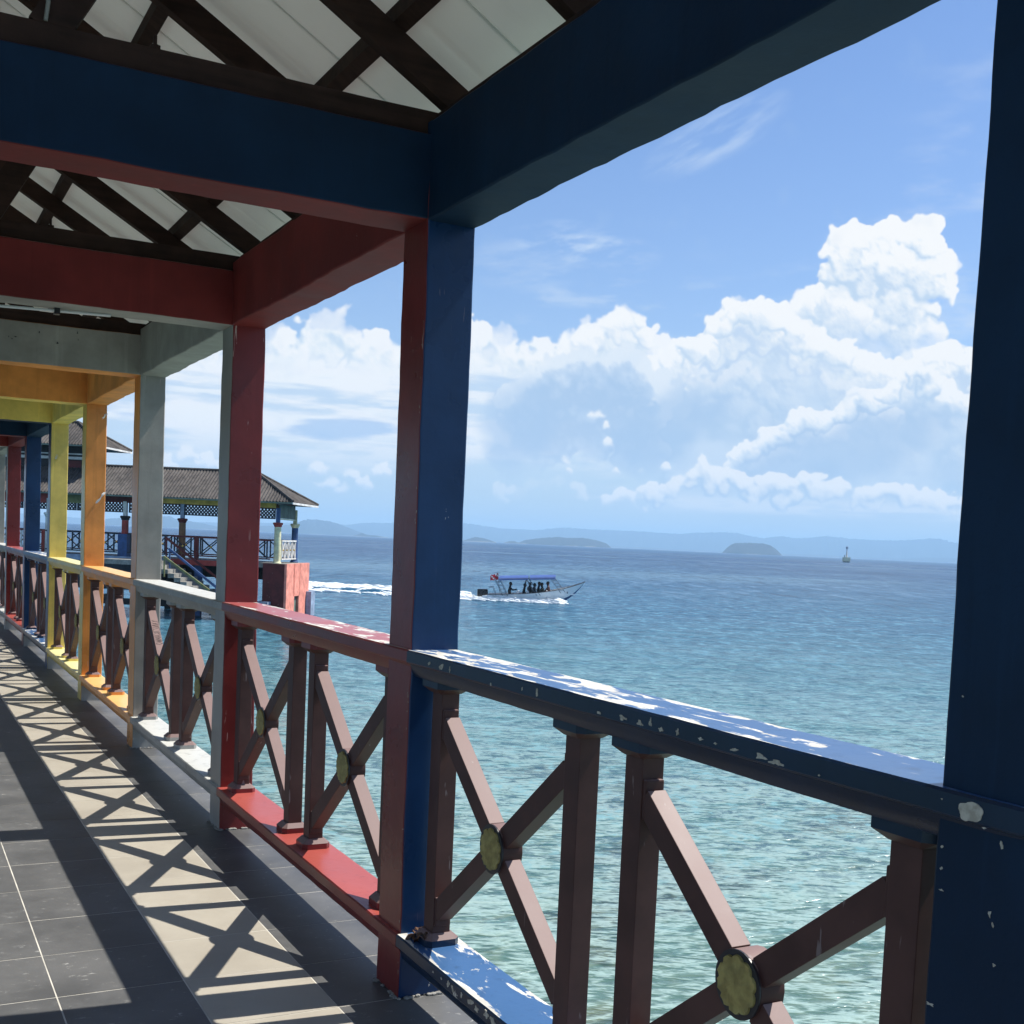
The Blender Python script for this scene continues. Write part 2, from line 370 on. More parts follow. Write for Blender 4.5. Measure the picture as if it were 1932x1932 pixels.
def paint(name, col, rough=.32, chips=.0, top_peel=None, stain=.25, scratch=0, drips=False, spec=.32, fade=None):
    """brushed oil paint on plaster: mottled, slightly wavy, with flakes down to the primer"""
    m, t, b = new_mat(name)
    p = pos(t)
    n1 = nz(t, p, 3.0, 4, .6); n2 = nz(t, p, 28, 3, .6)
    c = mixc(t, n1.step(.3, .75), scal(col, 1 - stain), scal(col, 1 + stain * .5))
    c = mixc(t, n2.step(.62, .85) * .25, c, scal(col, .6))
    r = rough + (n1 - .5) * .25
    if fade:                                # upward faces paler: fading plus sunlit sheen put into the colour
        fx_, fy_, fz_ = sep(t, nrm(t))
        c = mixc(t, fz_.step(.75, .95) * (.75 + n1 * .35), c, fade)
    n3 = nz(t, vscale(t, p, (9, 9, 5)), 1.6, 5, .65)
    x, y, z = sep(t, p)
    st_ = nz(t, vscale(t, p, (22, 22, 1.1)), 1.0, 4, .6); c = mixc(t, st_.step(.56, .74) * .30, c, scal(col, .55)); c = mixc(t, st_.step(.42, .28) * .22, c, scal(col, 1.5))
    hl = nz(t, vscale(t, p, (5, 5, 7)), 1.0, 6, .7, 1.5); c = mixc(t, (hl - .5).abs().step(.004, .001) * n1.step(.55, .7) * .5, c, scal(col, .35))
    if chips:
        msk = n3.step(.74 - chips * .1, .745 - chips * .1)
        c = mixc(t, msk, c, scal(PRIMER, .8))
    if scratch:
        sn = nz(t, vscale(t, p, (60, 60, 4)), 1.0, 3, .6, 1.5) ; sm_ = nz(t, p, 4.0, 2)
        c = mixc(t, sn.step(.69, .72) * sm_.step(.47, .58) * scratch, c, (.55, .40, .36))
    if drips:
        dn = nz(t, vscale(t, p, (14, 14, .8)), 1.0, 4, .6)
        c = mixc(t, dn.step(.55, .75) * .5, c, scal(col, .45))
    if top_peel:
        amt, y0, y1 = top_peel            # peels most towards y0
        nx, ny, nzv = sep(t, nrm(t))
        pn = nz(t, vscale(t, p, (18, 5, 18)), 1.0, 6, .62, .6)
        pe = nz(t, vscale(t, p, (40, 14, 40)), 1.0, 3, .6)
        along = ((y - y0) / (y1 - y0)).cl()
        edge = ((x - .075).abs() / .08).pw(3.0)
        v = pn + (pe - .5) * .10 + edge * .10 + (1.0 - along) * .14 + (amt - .5) * .3
        msk = v.step(.585, .592) * nzv.step(.7, .9)
        c = mixc(t, v.step(.560, .580) * nzv.step(.7, .9) * .45, c, (.42, .46, .52))
        c = mixc(t, msk, c, mixc(t, pe.step(.35, .65), (.70, .69, .63), (.50, .48, .43)))
        r = r + msk * .3
        h = (1.0 - msk) * .5 + n2 * .3
        bump(t, b, h, .5, .003)
    else:
        bump(t, b, n1 * .8 + n2 * .3 + nz(t, p, 9, 3) * .6 + nz(t, p, 150, 2) * .10, .30, .006)
    t.links.new(c, b.inputs['Base Color']); link(t, r, b.inputs['Roughness'])
    b.inputs['Specular IOR Level'].default_value = spec
    return m

BLUE = (.0080, .036, .105); RED = (.185, .027, .025); GREY = (.32, .300, .268); ORANGE = (.74, .30, .075); YELLOW = (.74, .565, .15)
cols = [BLUE, RED, GREY, ORANGE, YELLOW]
names = ['blue', 'red', 'grey', 'orange', 'yellow']
for nme, c in zip(names, cols):
    paint(nme + '_paint', c, chips={'blue': .18, 'red': .1, 'grey': .25, 'orange': .15, 'yellow': .3}[nme] if nme != 'orange' else .1,
          scratch={'red': 1.6, 'orange': .8}.get(nme, .4), rough=.30 if nme != 'grey' else .45)
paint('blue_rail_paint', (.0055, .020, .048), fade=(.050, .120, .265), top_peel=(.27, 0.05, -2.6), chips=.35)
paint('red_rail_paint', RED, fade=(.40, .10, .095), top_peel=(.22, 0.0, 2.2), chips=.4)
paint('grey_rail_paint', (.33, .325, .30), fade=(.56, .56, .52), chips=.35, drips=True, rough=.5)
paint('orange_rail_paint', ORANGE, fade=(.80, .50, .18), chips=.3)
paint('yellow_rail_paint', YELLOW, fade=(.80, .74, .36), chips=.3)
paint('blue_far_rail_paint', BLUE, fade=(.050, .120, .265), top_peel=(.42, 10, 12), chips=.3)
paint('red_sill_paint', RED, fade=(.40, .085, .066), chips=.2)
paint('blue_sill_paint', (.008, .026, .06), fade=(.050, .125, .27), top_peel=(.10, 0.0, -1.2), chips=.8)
for nme, c in zip(names, cols):
    paint(nme + '_beam_paint', (.0065, .024, .056) if nme == 'blue' else scal(c, 1.05), chips=.05, rough=.62, spec=.18)
PAINT = [MATS[n + '_paint'] for n in names]; BPAINT = [MATS[n + '_beam_paint'] for n in names]
def beam_paint(k): return BPAINT[(k - 1) % 5]
def bay_col(k): return (k - 1) % 5
def bay_paint(k): return PAINT[bay_col(k)]
def rail_paint(k):
    if k == 1: return MATS['blue_rail_paint']
    if k == 2: return MATS['red_rail_paint']
    return MATS[['blue_far_rail_paint', 'red_rail_paint', 'grey_rail_paint', 'orange_rail_paint', 'yellow_rail_paint'][bay_col(k)]]
def sill_paint(k):
    return {0: MATS['blue_sill_paint'], 1: MATS['red_sill_paint']}.get(bay_col(k), rail_paint(k))

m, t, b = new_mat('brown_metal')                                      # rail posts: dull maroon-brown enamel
p = pos(t); n1 = nz(t, p, 6, 4, .6); n2 = nz(t, p, 60, 2); n3 = nz(t, vscale(t, p, (30, 30, 5)), 1.0, 4, .6)
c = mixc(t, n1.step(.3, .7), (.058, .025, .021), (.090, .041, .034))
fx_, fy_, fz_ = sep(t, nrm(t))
c = mixc(t, fz_.step(.55, .78) * (.6 + n1 * .5), c, (.25, .165, .150))       # upper faces paler: sun highlight painted into the colour
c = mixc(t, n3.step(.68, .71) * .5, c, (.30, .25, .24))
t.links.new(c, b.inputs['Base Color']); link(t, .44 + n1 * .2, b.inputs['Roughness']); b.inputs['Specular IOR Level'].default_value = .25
bump(t, b, n1 + n2 * .2, .15, .004)
b.inputs['Coat Weight'].default_value = .04; b.inputs['Coat Roughness'].default_value = .45

m, t, b = new_mat('primer'); t.links.new(mixc(t, nz(t, pos(t), 60, 3).step(.35, .65), (.34, .31, .25), (.50, .47, .39)), b.inputs['Base Color']); b.inputs['Roughness'].default_value = .9
m, t, b = new_mat('gold_plate'); n1 = nz(t, pos(t), 40, 3)
t.links.new(mixc(t, n1.step(.3, .7), (.25, .20, .065), (.40, .33, .11)), b.inputs['Base Color']); b.inputs['Roughness'].default_value = .55; b.inputs['Metallic'].default_value = .25
m, t, b = new_mat('black_metal'); b.inputs['Base Color'].default_value = (.015, .015, .018, 1); b.inputs['Roughness'].default_value = .4
m, t, b = new_mat('screw_steel'); b.inputs['Base Color'].default_value = (.8, .8, .78, 1); b.inputs['Roughness'].default_value = .3; b.inputs['Metallic'].default_value = .6
def translucent(m, t, b, col, fac):
    tr = t.nodes.new('ShaderNodeBsdfTranslucent'); tr.inputs[0].default_value = (*col, 1)
    mx_ = t.nodes.new('ShaderNodeMixShader'); mx_.inputs[0].default_value = fac
    t.links.new(b.outputs[0], mx_.inputs[1]); t.links.new(tr.outputs[0], mx_.inputs[2]); t.links.new(mx_.outputs[0], t.nodes['Material Output'].inputs[0])
m, t, b = new_mat('dark_timber')
p = pos(t); n1 = nz(t, vscale(t, p, (3, 3, 3)), 2, 5, .65); n2 = nz(t, vscale(t, p, (2, 40, 40)), 1, 3)
t.links.new(mixc(t, (n1 * .6 + n2 * .4).step(.3, .7), (.020, .010, .0075), (.055, .027, .019)), b.inputs['Base Color']); b.inputs['Roughness'].default_value = .75; b.inputs['Specular IOR Level'].default_value = .2
bump(t, b, n1 + n2 * .5, .3, .004)
m, t, b = new_mat('roof_lining')
p = pos(t); n1 = nz(t, p, 1.3, 4, .6); n2 = nz(t, vscale(t, p, (2, 7, 2)), 1.4, 5, .6)
t.links.new(mixc(t, n1.step(.3, .8) * .6 + n2.step(.5, .8) * .3, (.86, .845, .80), (.74, .72, .67)), b.inputs['Base Color']); b.inputs['Roughness'].default_value = .7
translucent(m, t, b, (.88, .87, .82), .20)
m, t, b = new_mat('roof_top_sheet'); t.links.new(mixc(t, nz(t, pos(t), 2, 5).step(.3, .7), (.30, .28, .25), (.45, .42, .38)), b.inputs['Base Color']); b.inputs['Roughness'].default_value = .85
translucent(m, t, b, (.88, .87, .82), .22)

def tile_mat(name, c0, c1, vein, rough, spec):
    m, t, b = new_mat(name)
    p = pos(t); oi = t.nodes.new('ShaderNodeObjectInfo'); rnd = V(t, oi.outputs['Random'])
    n1 = nz(t, p, 2.5, 5, .62); n2 = nz(t, vscale(t, p, (14, 26, 14)), 1.3, 7, .78, .5); n3 = nz(t, p, 140, 2)
    c = mixc(t, n1.step(.3, .7), c0, c1)
    c = mixc(t, (rnd * .5).cl() * .35, c, scal(c0, .8))
    c = mixc(t, n2.step(.57, .74) * vein * n1.step(.35, .6), c, (.55, .54, .50))
    c = mixc(t, n3.step(.6, .8) * .12, c, scal(c0, .5))
    t.links.new(c, b.inputs['Base Color'])
    link(t, rough + n1 * .2 + n2.step(.5, .75) * .15, b.inputs['Roughness']); b.inputs['Specular IOR Level'].default_value = spec
    bump(t, b, n1 + n3 * .25, .12, .002)
tile_mat('dark_tile', (.080, .081, .081), (.138, .138, .135), 1.0, .36, .35)
tile_mat('beige_tile', (.36, .325, .265), (.43, .395, .325), .15, .38, .5)
m, t, b = new_mat('grout'); t.links.new(mixc(t, nz(t, pos(t), 6, 3).step(.3, .7), (.66, .63, .55), (.42, .40, .35)), b.inputs['Base Color']); b.inputs['Roughness'].default_value = .9
m, t, b = new_mat('raw_concrete')
p = pos(t); n1 = nz(t, p, 1.2, 5, .65); n2 = nz(t, p, 14, 4, .6)
t.links.new(mixc(t, (n1 * .6 + n2 * .4).step(.35, .65), (.16, .155, .14), (.33, .32, .29)), b.inputs['Base Color']); b.inputs['Roughness'].default_value = .9
bump(t, b, n1 + n2, .5, .02)
m, t, b = new_mat('white_plastic'); b.inputs['Base Color'].default_value = (.8, .8, .78, 1); b.inputs['Roughness'].default_value = .4
m, t, b = new_mat('dry_leaf_brown'); t.links.new(mixc(t, nz(t, pos(t), 30, 3).step(.35, .65), (.018, .010, .008), (.13, .055, .020)), b.inputs['Base Color']); b.inputs['Roughness'].default_value = .7
m, t, b = new_mat('ink'); b.inputs['Base Color'].default_value = (.01, .01, .012, 1); b.inputs['Roughness'].default_value = .6
def plain(name, c, rough=.5, var=.2, scale=3, **kw):
    m, t, b = new_mat(name); n1 = nz(t, pos(t), scale, 4, .6)
    t.links.new(mixc(t, n1.step(.3, .7), scal(c, 1 - var), scal(c, 1 + var)), b.inputs['Base Color']); b.inputs['Roughness'].default_value = rough
    for k, v in kw.items(): b.inputs[k.replace('_', ' ')].default_value = v
    return m

# ------------------------------------------------------------------ mesh helpers
def jit(v, amp, f=2.2, seed=0):
    q = Vector(v) * f + Vector((seed, seed * 1.7, 0))
    q2 = Vector(v) * f * 5 + Vector((seed, 3, 1))
    return Vector(v) + (noise.noise_vector(q) * .6 + noise.noise_vector(q2) * .5) * amp

def add_box(bm, x0, x1, y0, y1, z0, z1, step=(1e9, 1e9, 1e9), amp=0.0, matf=None, seed=0):
    """box with its faces gridded; amp makes hand-plastered, slightly wavy edges"""
    L = (x1 - x0, y1 - y0, z1 - z0); o = (x0, y0, z0)
    n = [max(1, int(round(L[i] / step[i]))) for i in range(3)]
    vs = {}
    def vert(i, j, k):
        key = (i, j, k)
        if key not in vs:
            q = Vector((o[0] + L[0] * i / n[0], o[1] + L[1] * j / n[1], o[2] + L[2] * k / n[2]))
            vs[key] = bm.verts.new(jit(q, amp, seed=seed) if amp else q)
        return vs[key]
    def face(a, b_, c, d, nm):
        f = bm.faces.new((a, b_, c, d))
        if matf: f.material_index = matf(nm)
    for i in range(n[0]):
        for j in range(n[1]):
            face(vert(i, j, 0), vert(i, j + 1, 0), vert(i + 1, j + 1, 0), vert(i + 1, j, 0), '-z')
            face(vert(i, j, n[2]), vert(i + 1, j, n[2]), vert(i + 1, j + 1, n[2]), vert(i, j + 1, n[2]), '+z')
    for i in range(n[0]):
        for k in range(n[2]):
            face(vert(i, 0, k), vert(i + 1, 0, k), vert(i + 1, 0, k + 1), vert(i, 0, k + 1), '-y')
            face(vert(i, n[1], k), vert(i, n[1], k + 1), vert(i + 1, n[1], k + 1), vert(i + 1, n[1], k), '+y')
    for j in range(n[1]):
        for k in range(n[2]):
            face(vert(0, j, k), vert(0, j, k + 1), vert(0, j + 1, k + 1), vert(0, j + 1, k), '-x')
            face(vert(n[0], j, k), vert(n[0], j + 1, k), vert(n[0], j + 1, k + 1), vert(n[0], j, k + 1), '+x')

def add_prism(bm, prof, y0, y1, n=1, amp=0.0, axis='y', matf=None):
    """extrude a closed (a, z) profile along y (or x)"""
    rings = []
    for j in range(n + 1):
        y = y0 + (y1 - y0) * j / n
        rings.append([bm.verts.new(jit((a, y, z), amp) if axis == 'y' else jit((y, a, z), amp)) for a, z in prof])
    m_ = len(prof)
    for j in range(n):
        for i in range(m_):
            f = bm.faces.new((rings[j][i], rings[j][(i + 1) % m_], rings[j + 1][(i + 1) % m_], rings[j + 1][i]))
            if matf: f.material_index = matf(i)
    bm.faces.new(rings[0][::-1]); bm.faces.new(rings[-1])

def add_beam(bm, a, b_, w, h, up=(0, 0, 1)):
    """square-section bar from a to b_"""
    a = Vector(a); b_ = Vector(b_); d = (b_ - a).normalized(); u = Vector(up)
    s = d.cross(u).normalized(); u = s.cross(d).normalized()
    r = [[bm.verts.new(q + s * (w / 2) * sx + u * (h / 2) * sz) for sx, sz in ((-1, -1), (1, -1), (1, 1), (-1, 1))] for q in (a, b_)]
    for i in range(4): bm.faces.new((r[0][i], r[0][(i + 1) % 4], r[1][(i + 1) % 4], r[1][i]))
    bm.faces.new(r[0][::-1]); bm.faces.new(r[1])

def add_tube(bm, pts, rad, n=8, caps=True):
    pts = [Vector(q) for q in pts]; rings = []
    for i, q in enumerate(pts):
        d = (pts[min(i + 1, len(pts) - 1)] - pts[max(i - 1, 0)]).normalized()
        u = Vector((0, 0, 1)) if abs(d.z) < .9 else Vector((1, 0, 0))
        s = d.cross(u).normalized(); u = s.cross(d)
        r = rad[i] if isinstance(rad, (list, tuple)) else rad
        rings.append([bm.verts.new(q + (s * cos(2 * pi * k / n) + u * sin(2 * pi * k / n)) * r) for k in range(n)])
    for a, b_ in zip(rings, rings[1:]):
        for k in range(n): bm.faces.new((a[k], a[(k + 1) % n], b_[(k + 1) % n], b_[k]))
    if caps: bm.faces.new(rings[0][::-1]); bm.faces.new(rings[-1])

def add_lathe(bm, prof, c=(0, 0, 0), n=16, axis='z', matf=None):
    rings = []
    for r, z in prof:
        ring = []
        for k in range(n):
            a = 2 * pi * k / n
            q = Vector((r * cos(a), r * sin(a), z)) if axis == 'z' else Vector((z, r * cos(a), r * sin(a)))
            ring.append(bm.verts.new(q + Vector(c)))
        rings.append(ring)
    for i, (a, b_) in enumerate(zip(rings, rings[1:])):
        for k in range(n):
            f = bm.faces.new((a[k], a[(k + 1) % n], b_[(k + 1) % n], b_[k]))
            if matf: f.material_index = matf(i)
    bm.faces.new(rings[0][::-1]); bm.faces.new(rings[-1])

def obj(name, bm, mats, parent=None, smooth=False, bevel=0, recalc=True, loc=None):
    if recalc: bmesh.ops.recalc_face_normals(bm, faces=bm.faces)
    me = bpy.data.meshes.new(name); bm.to_mesh(me); bm.free()
    for mm in (mats if isinstance(mats, (list, tuple)) else [mats]): me.materials.append(mm)
    if smooth:
        me.polygons.foreach_set('use_smooth', [True] * len(me.polygons))
    o = bpy.data.objects.new(name, me); COL.objects.link(o)
    if parent: o.parent = parent
    if loc: o.location = loc
    if bevel:
        md = o.modifiers.new('bevel', 'BEVEL'); md.width = bevel; md.segments = 2; md.limit_method = 'ANGLE'; md.angle_limit = radians(50); md.harden_normals = False
    return o
def smooth_by_angle(o, ang=40):
    me = o.data
    me.polygons.foreach_set('use_smooth', [True] * len(me.polygons))
    me.set_sharp_from_angle(angle=radians(ang))
def B(): return bmesh.new()
def thing(name, label, cat, loc=(0, 0, 0), rotz=0, group=None):
    o = bpy.data.objects.new(name, None); COL.objects.link(o); o.empty_display_size = .3
    o.location = loc; o.rotation_euler = (0, 0, rotz); o['label'] = label; o['category'] = cat
    if group: o['group'] = group
    return o
def tag(o, label, cat, group=None):
    o['label'] = label; o['category'] = cat
    if group: o['group'] = group
    return o
def struct(o): o['kind'] = 'structure'; return o
def stuff(o): o['kind'] = 'stuff'; return o
def share(name, me, parent, loc, rot=None):
    o = bpy.data.objects.new(name, me); COL.objects.link(o); o.parent = parent; o.location = loc
    if rot: o.rotation_euler = rot
    return o

# ------------------------------------------------------------------ dimensions (metres); x towards the sea, y along the walkway
D, WX, WY, HS, HB, LX = 2.35395, .1665, .196, 2.507, 2.812, -2.8
SEA_Z = -2.55
K0, K1 = 0, 9            # columns 0..9

# ------------------------------------------------------------------ floor
fl_bm = B(); add_box(fl_bm, LX - .25, .262, -4.0, K1 * D + 1.5, -.30, -.014)
floor = struct(obj('floor', fl_bm, MATS['raw_concrete']))
g = B(); add_box(g, LX - .245, .257, -3.99, K1 * D + 1.49, -.0135, -.0009)
obj('grout', g, MATS['grout'], floor)
T = .4
def tile_mesh(nm, w, mat):
    bm = B(); q = .0026
    add_box(bm, q, w - q, q, T - q, -.012, 0)
    bmesh.ops.recalc_face_normals(bm, faces=bm.faces)
    me = bpy.data.meshes.new(nm); bm.to_mesh(me); bm.free(); me.materials.append(mat); return me
me_dark = tile_mesh('dark_tile', T, MATS['dark_tile']); me_beige = tile_mesh('beige_tile', T, MATS['beige_tile']); me_edge = tile_mesh('edge_tile', .46, MATS['dark_tile'])
XS = [(-.2, me_edge, .46), (-.6, me_beige, T), (-1.0, me_dark, T), (-1.4, me_dark, T)]
rest = B(); rest_b = B()
y_first = .012 - 4 * T
nrow = int((K1 * D + 1.4 - y_first) / T)
for r in range(-6, nrow):
    y = y_first + r * T
    for x, me, w in XS:
        if 0 <= r < 44:
            share('tile', me, floor, (x, y, random.uniform(-.0004, .0004)))
        else: add_box(rest if me is not me_beige else rest_b, x + .0026, x + w - .0026, y + .0026, y + T - .0026, -.012, 0)
    for x in (-1.8, -2.2): add_box(rest, x + .0026, x + T - .0026, y + .0026, y + T - .0026, -.012, 0)
    add_box(rest_b, -2.6 + .0026, -2.2 - .0026, y + .0026, y + T - .0026, -.012, 0)
    add_box(rest, -3.04, -2.6 - .0026, y + .0026, y + T - .0026, -.012, 0)
stuff(obj('far_dark_tiles', rest, MATS['dark_tile'], floor)); stuff(obj('far_beige_tiles', rest_b, MATS['beige_tile'], floor))

# ------------------------------------------------------------------ the covered walkway
walk = thing('covered_walkway', 'covered walkway with square columns and beams painted blue, red, grey, orange and yellow', 'covered walkway', (0, 0, 0))
def side_box(name, x0, x1, y0, y1, z0, z1, mats, matf, step, amp, seed, bev=.006):
    bm = B(); add_box(bm, x0, x1, y0, y1, z0, z1, step, amp, matf, seed)
    o = obj(name, bm, mats, walk, bevel=bev); smooth_by_angle(o, 35); return o
side_pads = []
for k in range(K0, K1 + 1):
    y = (k - 1) * D
    near, far = (bay_paint(k), bay_paint(k + 1)) if k else (BPAINT[0], BPAINT[0])
    for side in (0, 1):
        x0 = 0 if side == 0 else LX - WX
        inner = '-x' if side == 0 else '+x'
        mf = lambda n_, i_=inner: 1 if n_ in (i_, '+y') else 0
        c = side_box('column', x0, x0 + WX, y, y + WY, -.001, 2.766, [near, far], mf, (.09, .1, .05), .0050, k * 3 + side)
        if side == 0 and k < 4:
            mb = B()
            for i in range(34):                                       # cement residue round the foot of the column
                a = random.random(); s_ = random.choice((0, 1))
                q = Vector((a * WX, y - random.uniform(-.004, .008), .004)) if s_ else Vector((-random.uniform(-.004, .008), y + a * WY, .004))
                bmesh.ops.create_icosphere(mb, subdivisions=1, radius=random.uniform(.004, .010), matrix=Matrix.Translation(q) @ Matrix.Diagonal((1.3, 1.3, .7, 1)))
            stuff(obj('mortar', mb, MATS['raw_concrete'], c))
    side_pads.append((k, y, near))
    # cross beam: near face in the near bay's colour, soffit and far face in the next bay's
    side_box('cross_beam', LX - .012, .012, y + .001, y + WY - .001, HS, 2.768, [beam_paint(k if k else 5), beam_paint(k + 1)], lambda n_: 0 if n_ == '-y' else 1, (.07, .1, .07), .006, 40 + k)
for k in range(0, K1 + 1):
    y0, y1 = (k - 2) * D + WY - .012, (k - 1) * D + .012
    for side in (0, 1):
        x0 = 0 if side == 0 else LX - WX
        side_box('edge_beam', x0 + .0012, x0 + WX - .0012, y0, y1, HS + .0005, HB + .0003, [beam_paint(k if k else 5)], lambda n_: 0, (.04, .06, .07), .0085, 80 + k * 2 + side)

for k, y, nr_ in side_pads:
    for x0 in (0, LX - WX):
        bm = B(); add_box(bm, x0 + .0008, x0 + WX - .0008, y + .0008, y + WY - .0008, 2.7665, HB - .001); obj('beam_seat', bm, beam_paint(k if k else 5), walk)
        if k >= 3 and x0 == 0:                                        # bare rendered foot of the far columns, below the bottom rail
            bm = B(); add_box(bm, x0 + .004, x0 + WX + .003, y - .006, y + .02, .0005, .128, (.05, .05, .04), .003); obj('column_foot', bm, MATS['grey_rail_paint'], walk)
# roof timbers and sheets
SL = .58; Zr = 2.91; RT = .104                                        # rafter underside at x=0, slope, vertical depth
XR = LX / 2
def roofz(x, off=0): return Zr + off + SL * (-x if x > XR else x - LX)
def sloped(name, y0, y1, xa, xb, o0, o1, mat, parent=walk, n=1, loc=None):
    """a strip following the roof slope between xa and xb, undersides o0..o1 above the rafter underside"""
    bm = B(); add_prism(bm, [(xa, roofz(xa, o0)), (xb, roofz(xb, o0)), (xb, roofz(xb, o1)), (xa, roofz(xa, o1))], y0, y1, n)
    return obj(name, bm, mat, parent, bevel=.002)
EAVE = .40
TM = MATS['dark_timber']
nr = 0
for k in range(0, K1 + 1):
    y = (k - 1) * D
    bm = B(); add_box(bm, LX - .08, .10, y + .032, y + .085, 2.7685, 2.848, (.1, .1, .1), .003, seed=k)
    obj('tie_beam', bm, TM, walk, bevel=.003)
    for s_ in (1, -1):
        cx = (lambda q: q if s_ == 1 else LX - q)
        bm = B(); add_beam(bm, (cx(-1.12), y + .058, 2.83), (cx(-.80), y + .058, 3.40), .105, .05, up=(0, 1, 0)); obj('strut', bm, TM, walk)
    bm = B(); add_box(bm, XR - .05, XR + .05, y + .034, y + .082, 2.848, roofz(XR) + .02); obj('king_post', bm, TM, walk)
    bm = B(); add_tube(bm, [(-.835, y + .045, 2.84), (-.835, y + .045, 2.885)], .006, 6); add_tube(bm, [(-.835, y + .045, 2.846), (-.835, y + .045, 2.858)], .016, 6); obj('bolt', bm, TM, walk)
    for j in range(3):
        yr = y + .03 + j * D / 3
        for xa, xb in ((XR, EAVE - .03), (LX - EAVE + .03, XR)):
            sloped('rafter', yr, yr + .05, xa, xb, 0, RT, TM)
ya, yb = -D + .0, (K1 - 1) * D + D - .1
for s_ in (1, -1):
    f = (lambda q: q if s_ == 1 else LX - q)
    for xc in (.30, -.106, -.619, -1.13):
        x0_, x1_ = sorted((f(xc - .021), f(xc + .021)))
        sloped('purlin', ya, yb, x0_, x1_, RT + .0006, RT + .052, TM)
    x0_, x1_ = sorted((f(.035), f(.12)))
    bm = B(); add_box(bm, x0_, x1_, ya, yb, HB + .003, 2.848); obj('wall_plate', bm, TM, walk)
    x0_, x1_ = sorted((f(EAVE - .03), f(EAVE - .008)))
    bm = B(); add_box(bm, x0_, x1_, ya, yb, roofz(.39) - .005, roofz(.39) + .15, (.1, .3, .1), .006); obj('fascia_board', bm, TM, walk)
# broken fascia ends drooping past the far bays
for k in (3, 4, 5, 6):
    yy = (k - 1) * D - .75
    bm = B(); add_box(bm, EAVE - .012, EAVE + .006, yy, yy + .72, 2.655, 2.76, (.1, .08, .06), .022, seed=k); obj('broken_fascia', bm, TM, walk)
# sheets: lapped panels, each with a soft raised rib; underside pale
me_sheet = []
for s_ in (1, -1):
    bm = B(); wy = D / 3
    prof = [(0, 0), (.06, 0), (.20, 0), (.235, .002), (.26, .011), (.285, .011), (.31, .002), (.345, 0), (wy - .02, 0), (wy + .012, .0035)]
    ov = []
    nX = 10
    x_lo, x_hi = (XR, EAVE) if s_ == 1 else (LX - EAVE, XR)
    for i in range(nX + 1):
        x = x_lo + (x_hi - x_lo) * i / nX
        ov.append([(bm.verts.new((x, yy, roofz(x, RT + .054 + h))), bm.verts.new((x, yy, roofz(x, RT + .062 + h)))) for yy, h in prof])
    for i in range(nX):
        for j in range(len(prof) - 1):
            for w in (0, 1):
                f = bm.faces.new((ov[i][j][w], ov[i + 1][j][w], ov[i + 1][j + 1][w], ov[i][j + 1][w])); f.material_index = w
    for j in range(len(prof) - 1):
        for i in (0, nX): bm.faces.new((ov[i][j][0], ov[i][j + 1][0], ov[i][j + 1][1], ov[i][j][1]))
    for i in range(nX):
        for j in (0, len(prof) - 1): bm.faces.new((ov[i][j][0], ov[i + 1][j][0], ov[i + 1][j][1], ov[i][j][1]))
    bmesh.ops.recalc_face_normals(bm, faces=bm.faces)
    me = bpy.data.meshes.new('roof_sheet'); bm.to_mesh(me); bm.free(); me.materials.append(MATS['roof_lining']); me.materials.append(MATS['roof_top_sheet'])
    for p_ in me.polygons: p_.use_smooth = True
    me.set_sharp_from_angle(angle=radians(50))
    me_sheet.append(me)
for i in range(-1, (K1) * 3 + 2):
    for me in me_sheet: share('roof_sheet', me, walk, (0, (i) * D / 3 - .25 + 0.0, random.uniform(0, .0015)))
bm = B(); add_tube(bm, [(XR, ya, roofz(XR, RT + .07)), (XR, yb, roofz(XR, RT + .07))], .09, 8); obj('ridge_cap', bm, MATS['roof_top_sheet'], walk)
# conduit under the second cross beam, and rope ends on the trusses
bm = B(); y = D
add_tube(bm, [(-2.6, y + .20 + .045, HS - .006), (-1.05, y + .235, HS - .008), (-.86, y + .165, HS - .012), (-.55, y + .135, HS - .006)], .007, 6)
obj('conduit', bm, MATS['white_plastic'], walk)
bm = B(); add_box(bm, -.80, -.775, y + .145, y + .185, HS - .026, HS + .002); obj('conduit_clip', bm, MATS['black_metal'], walk)
for k in (1, 2):
    y = (k - 1) * D; bm = B()
    add_tube(bm, [(-1.125 + .006 * sin(i * 1.3), y + .026, 2.85 + .05 * i) for i in range(9)], .006, 5)
    obj('rope', bm, MATS['raw_concrete'], walk)
# piles down to the sea bed
for k in range(0, K1 + 1):
    for x in (.08, LX - .08):
        bm = B(); add_tube(bm, [(x, (k - 1) * D + .1, -.30), (x, (k - 1) * D + .1, SEA_Z - 1.2)], .16, 12, False); obj('pile', bm, MATS['raw_concrete'], walk, smooth=True)
        bm = B()
for x in (.0, LX):
    bm = B(); add_box(bm, x - .12, x + .12, -4, K1 * D + 1.5, -.55, -.301); obj('deck_beam', bm, MATS['raw_concrete'], walk)

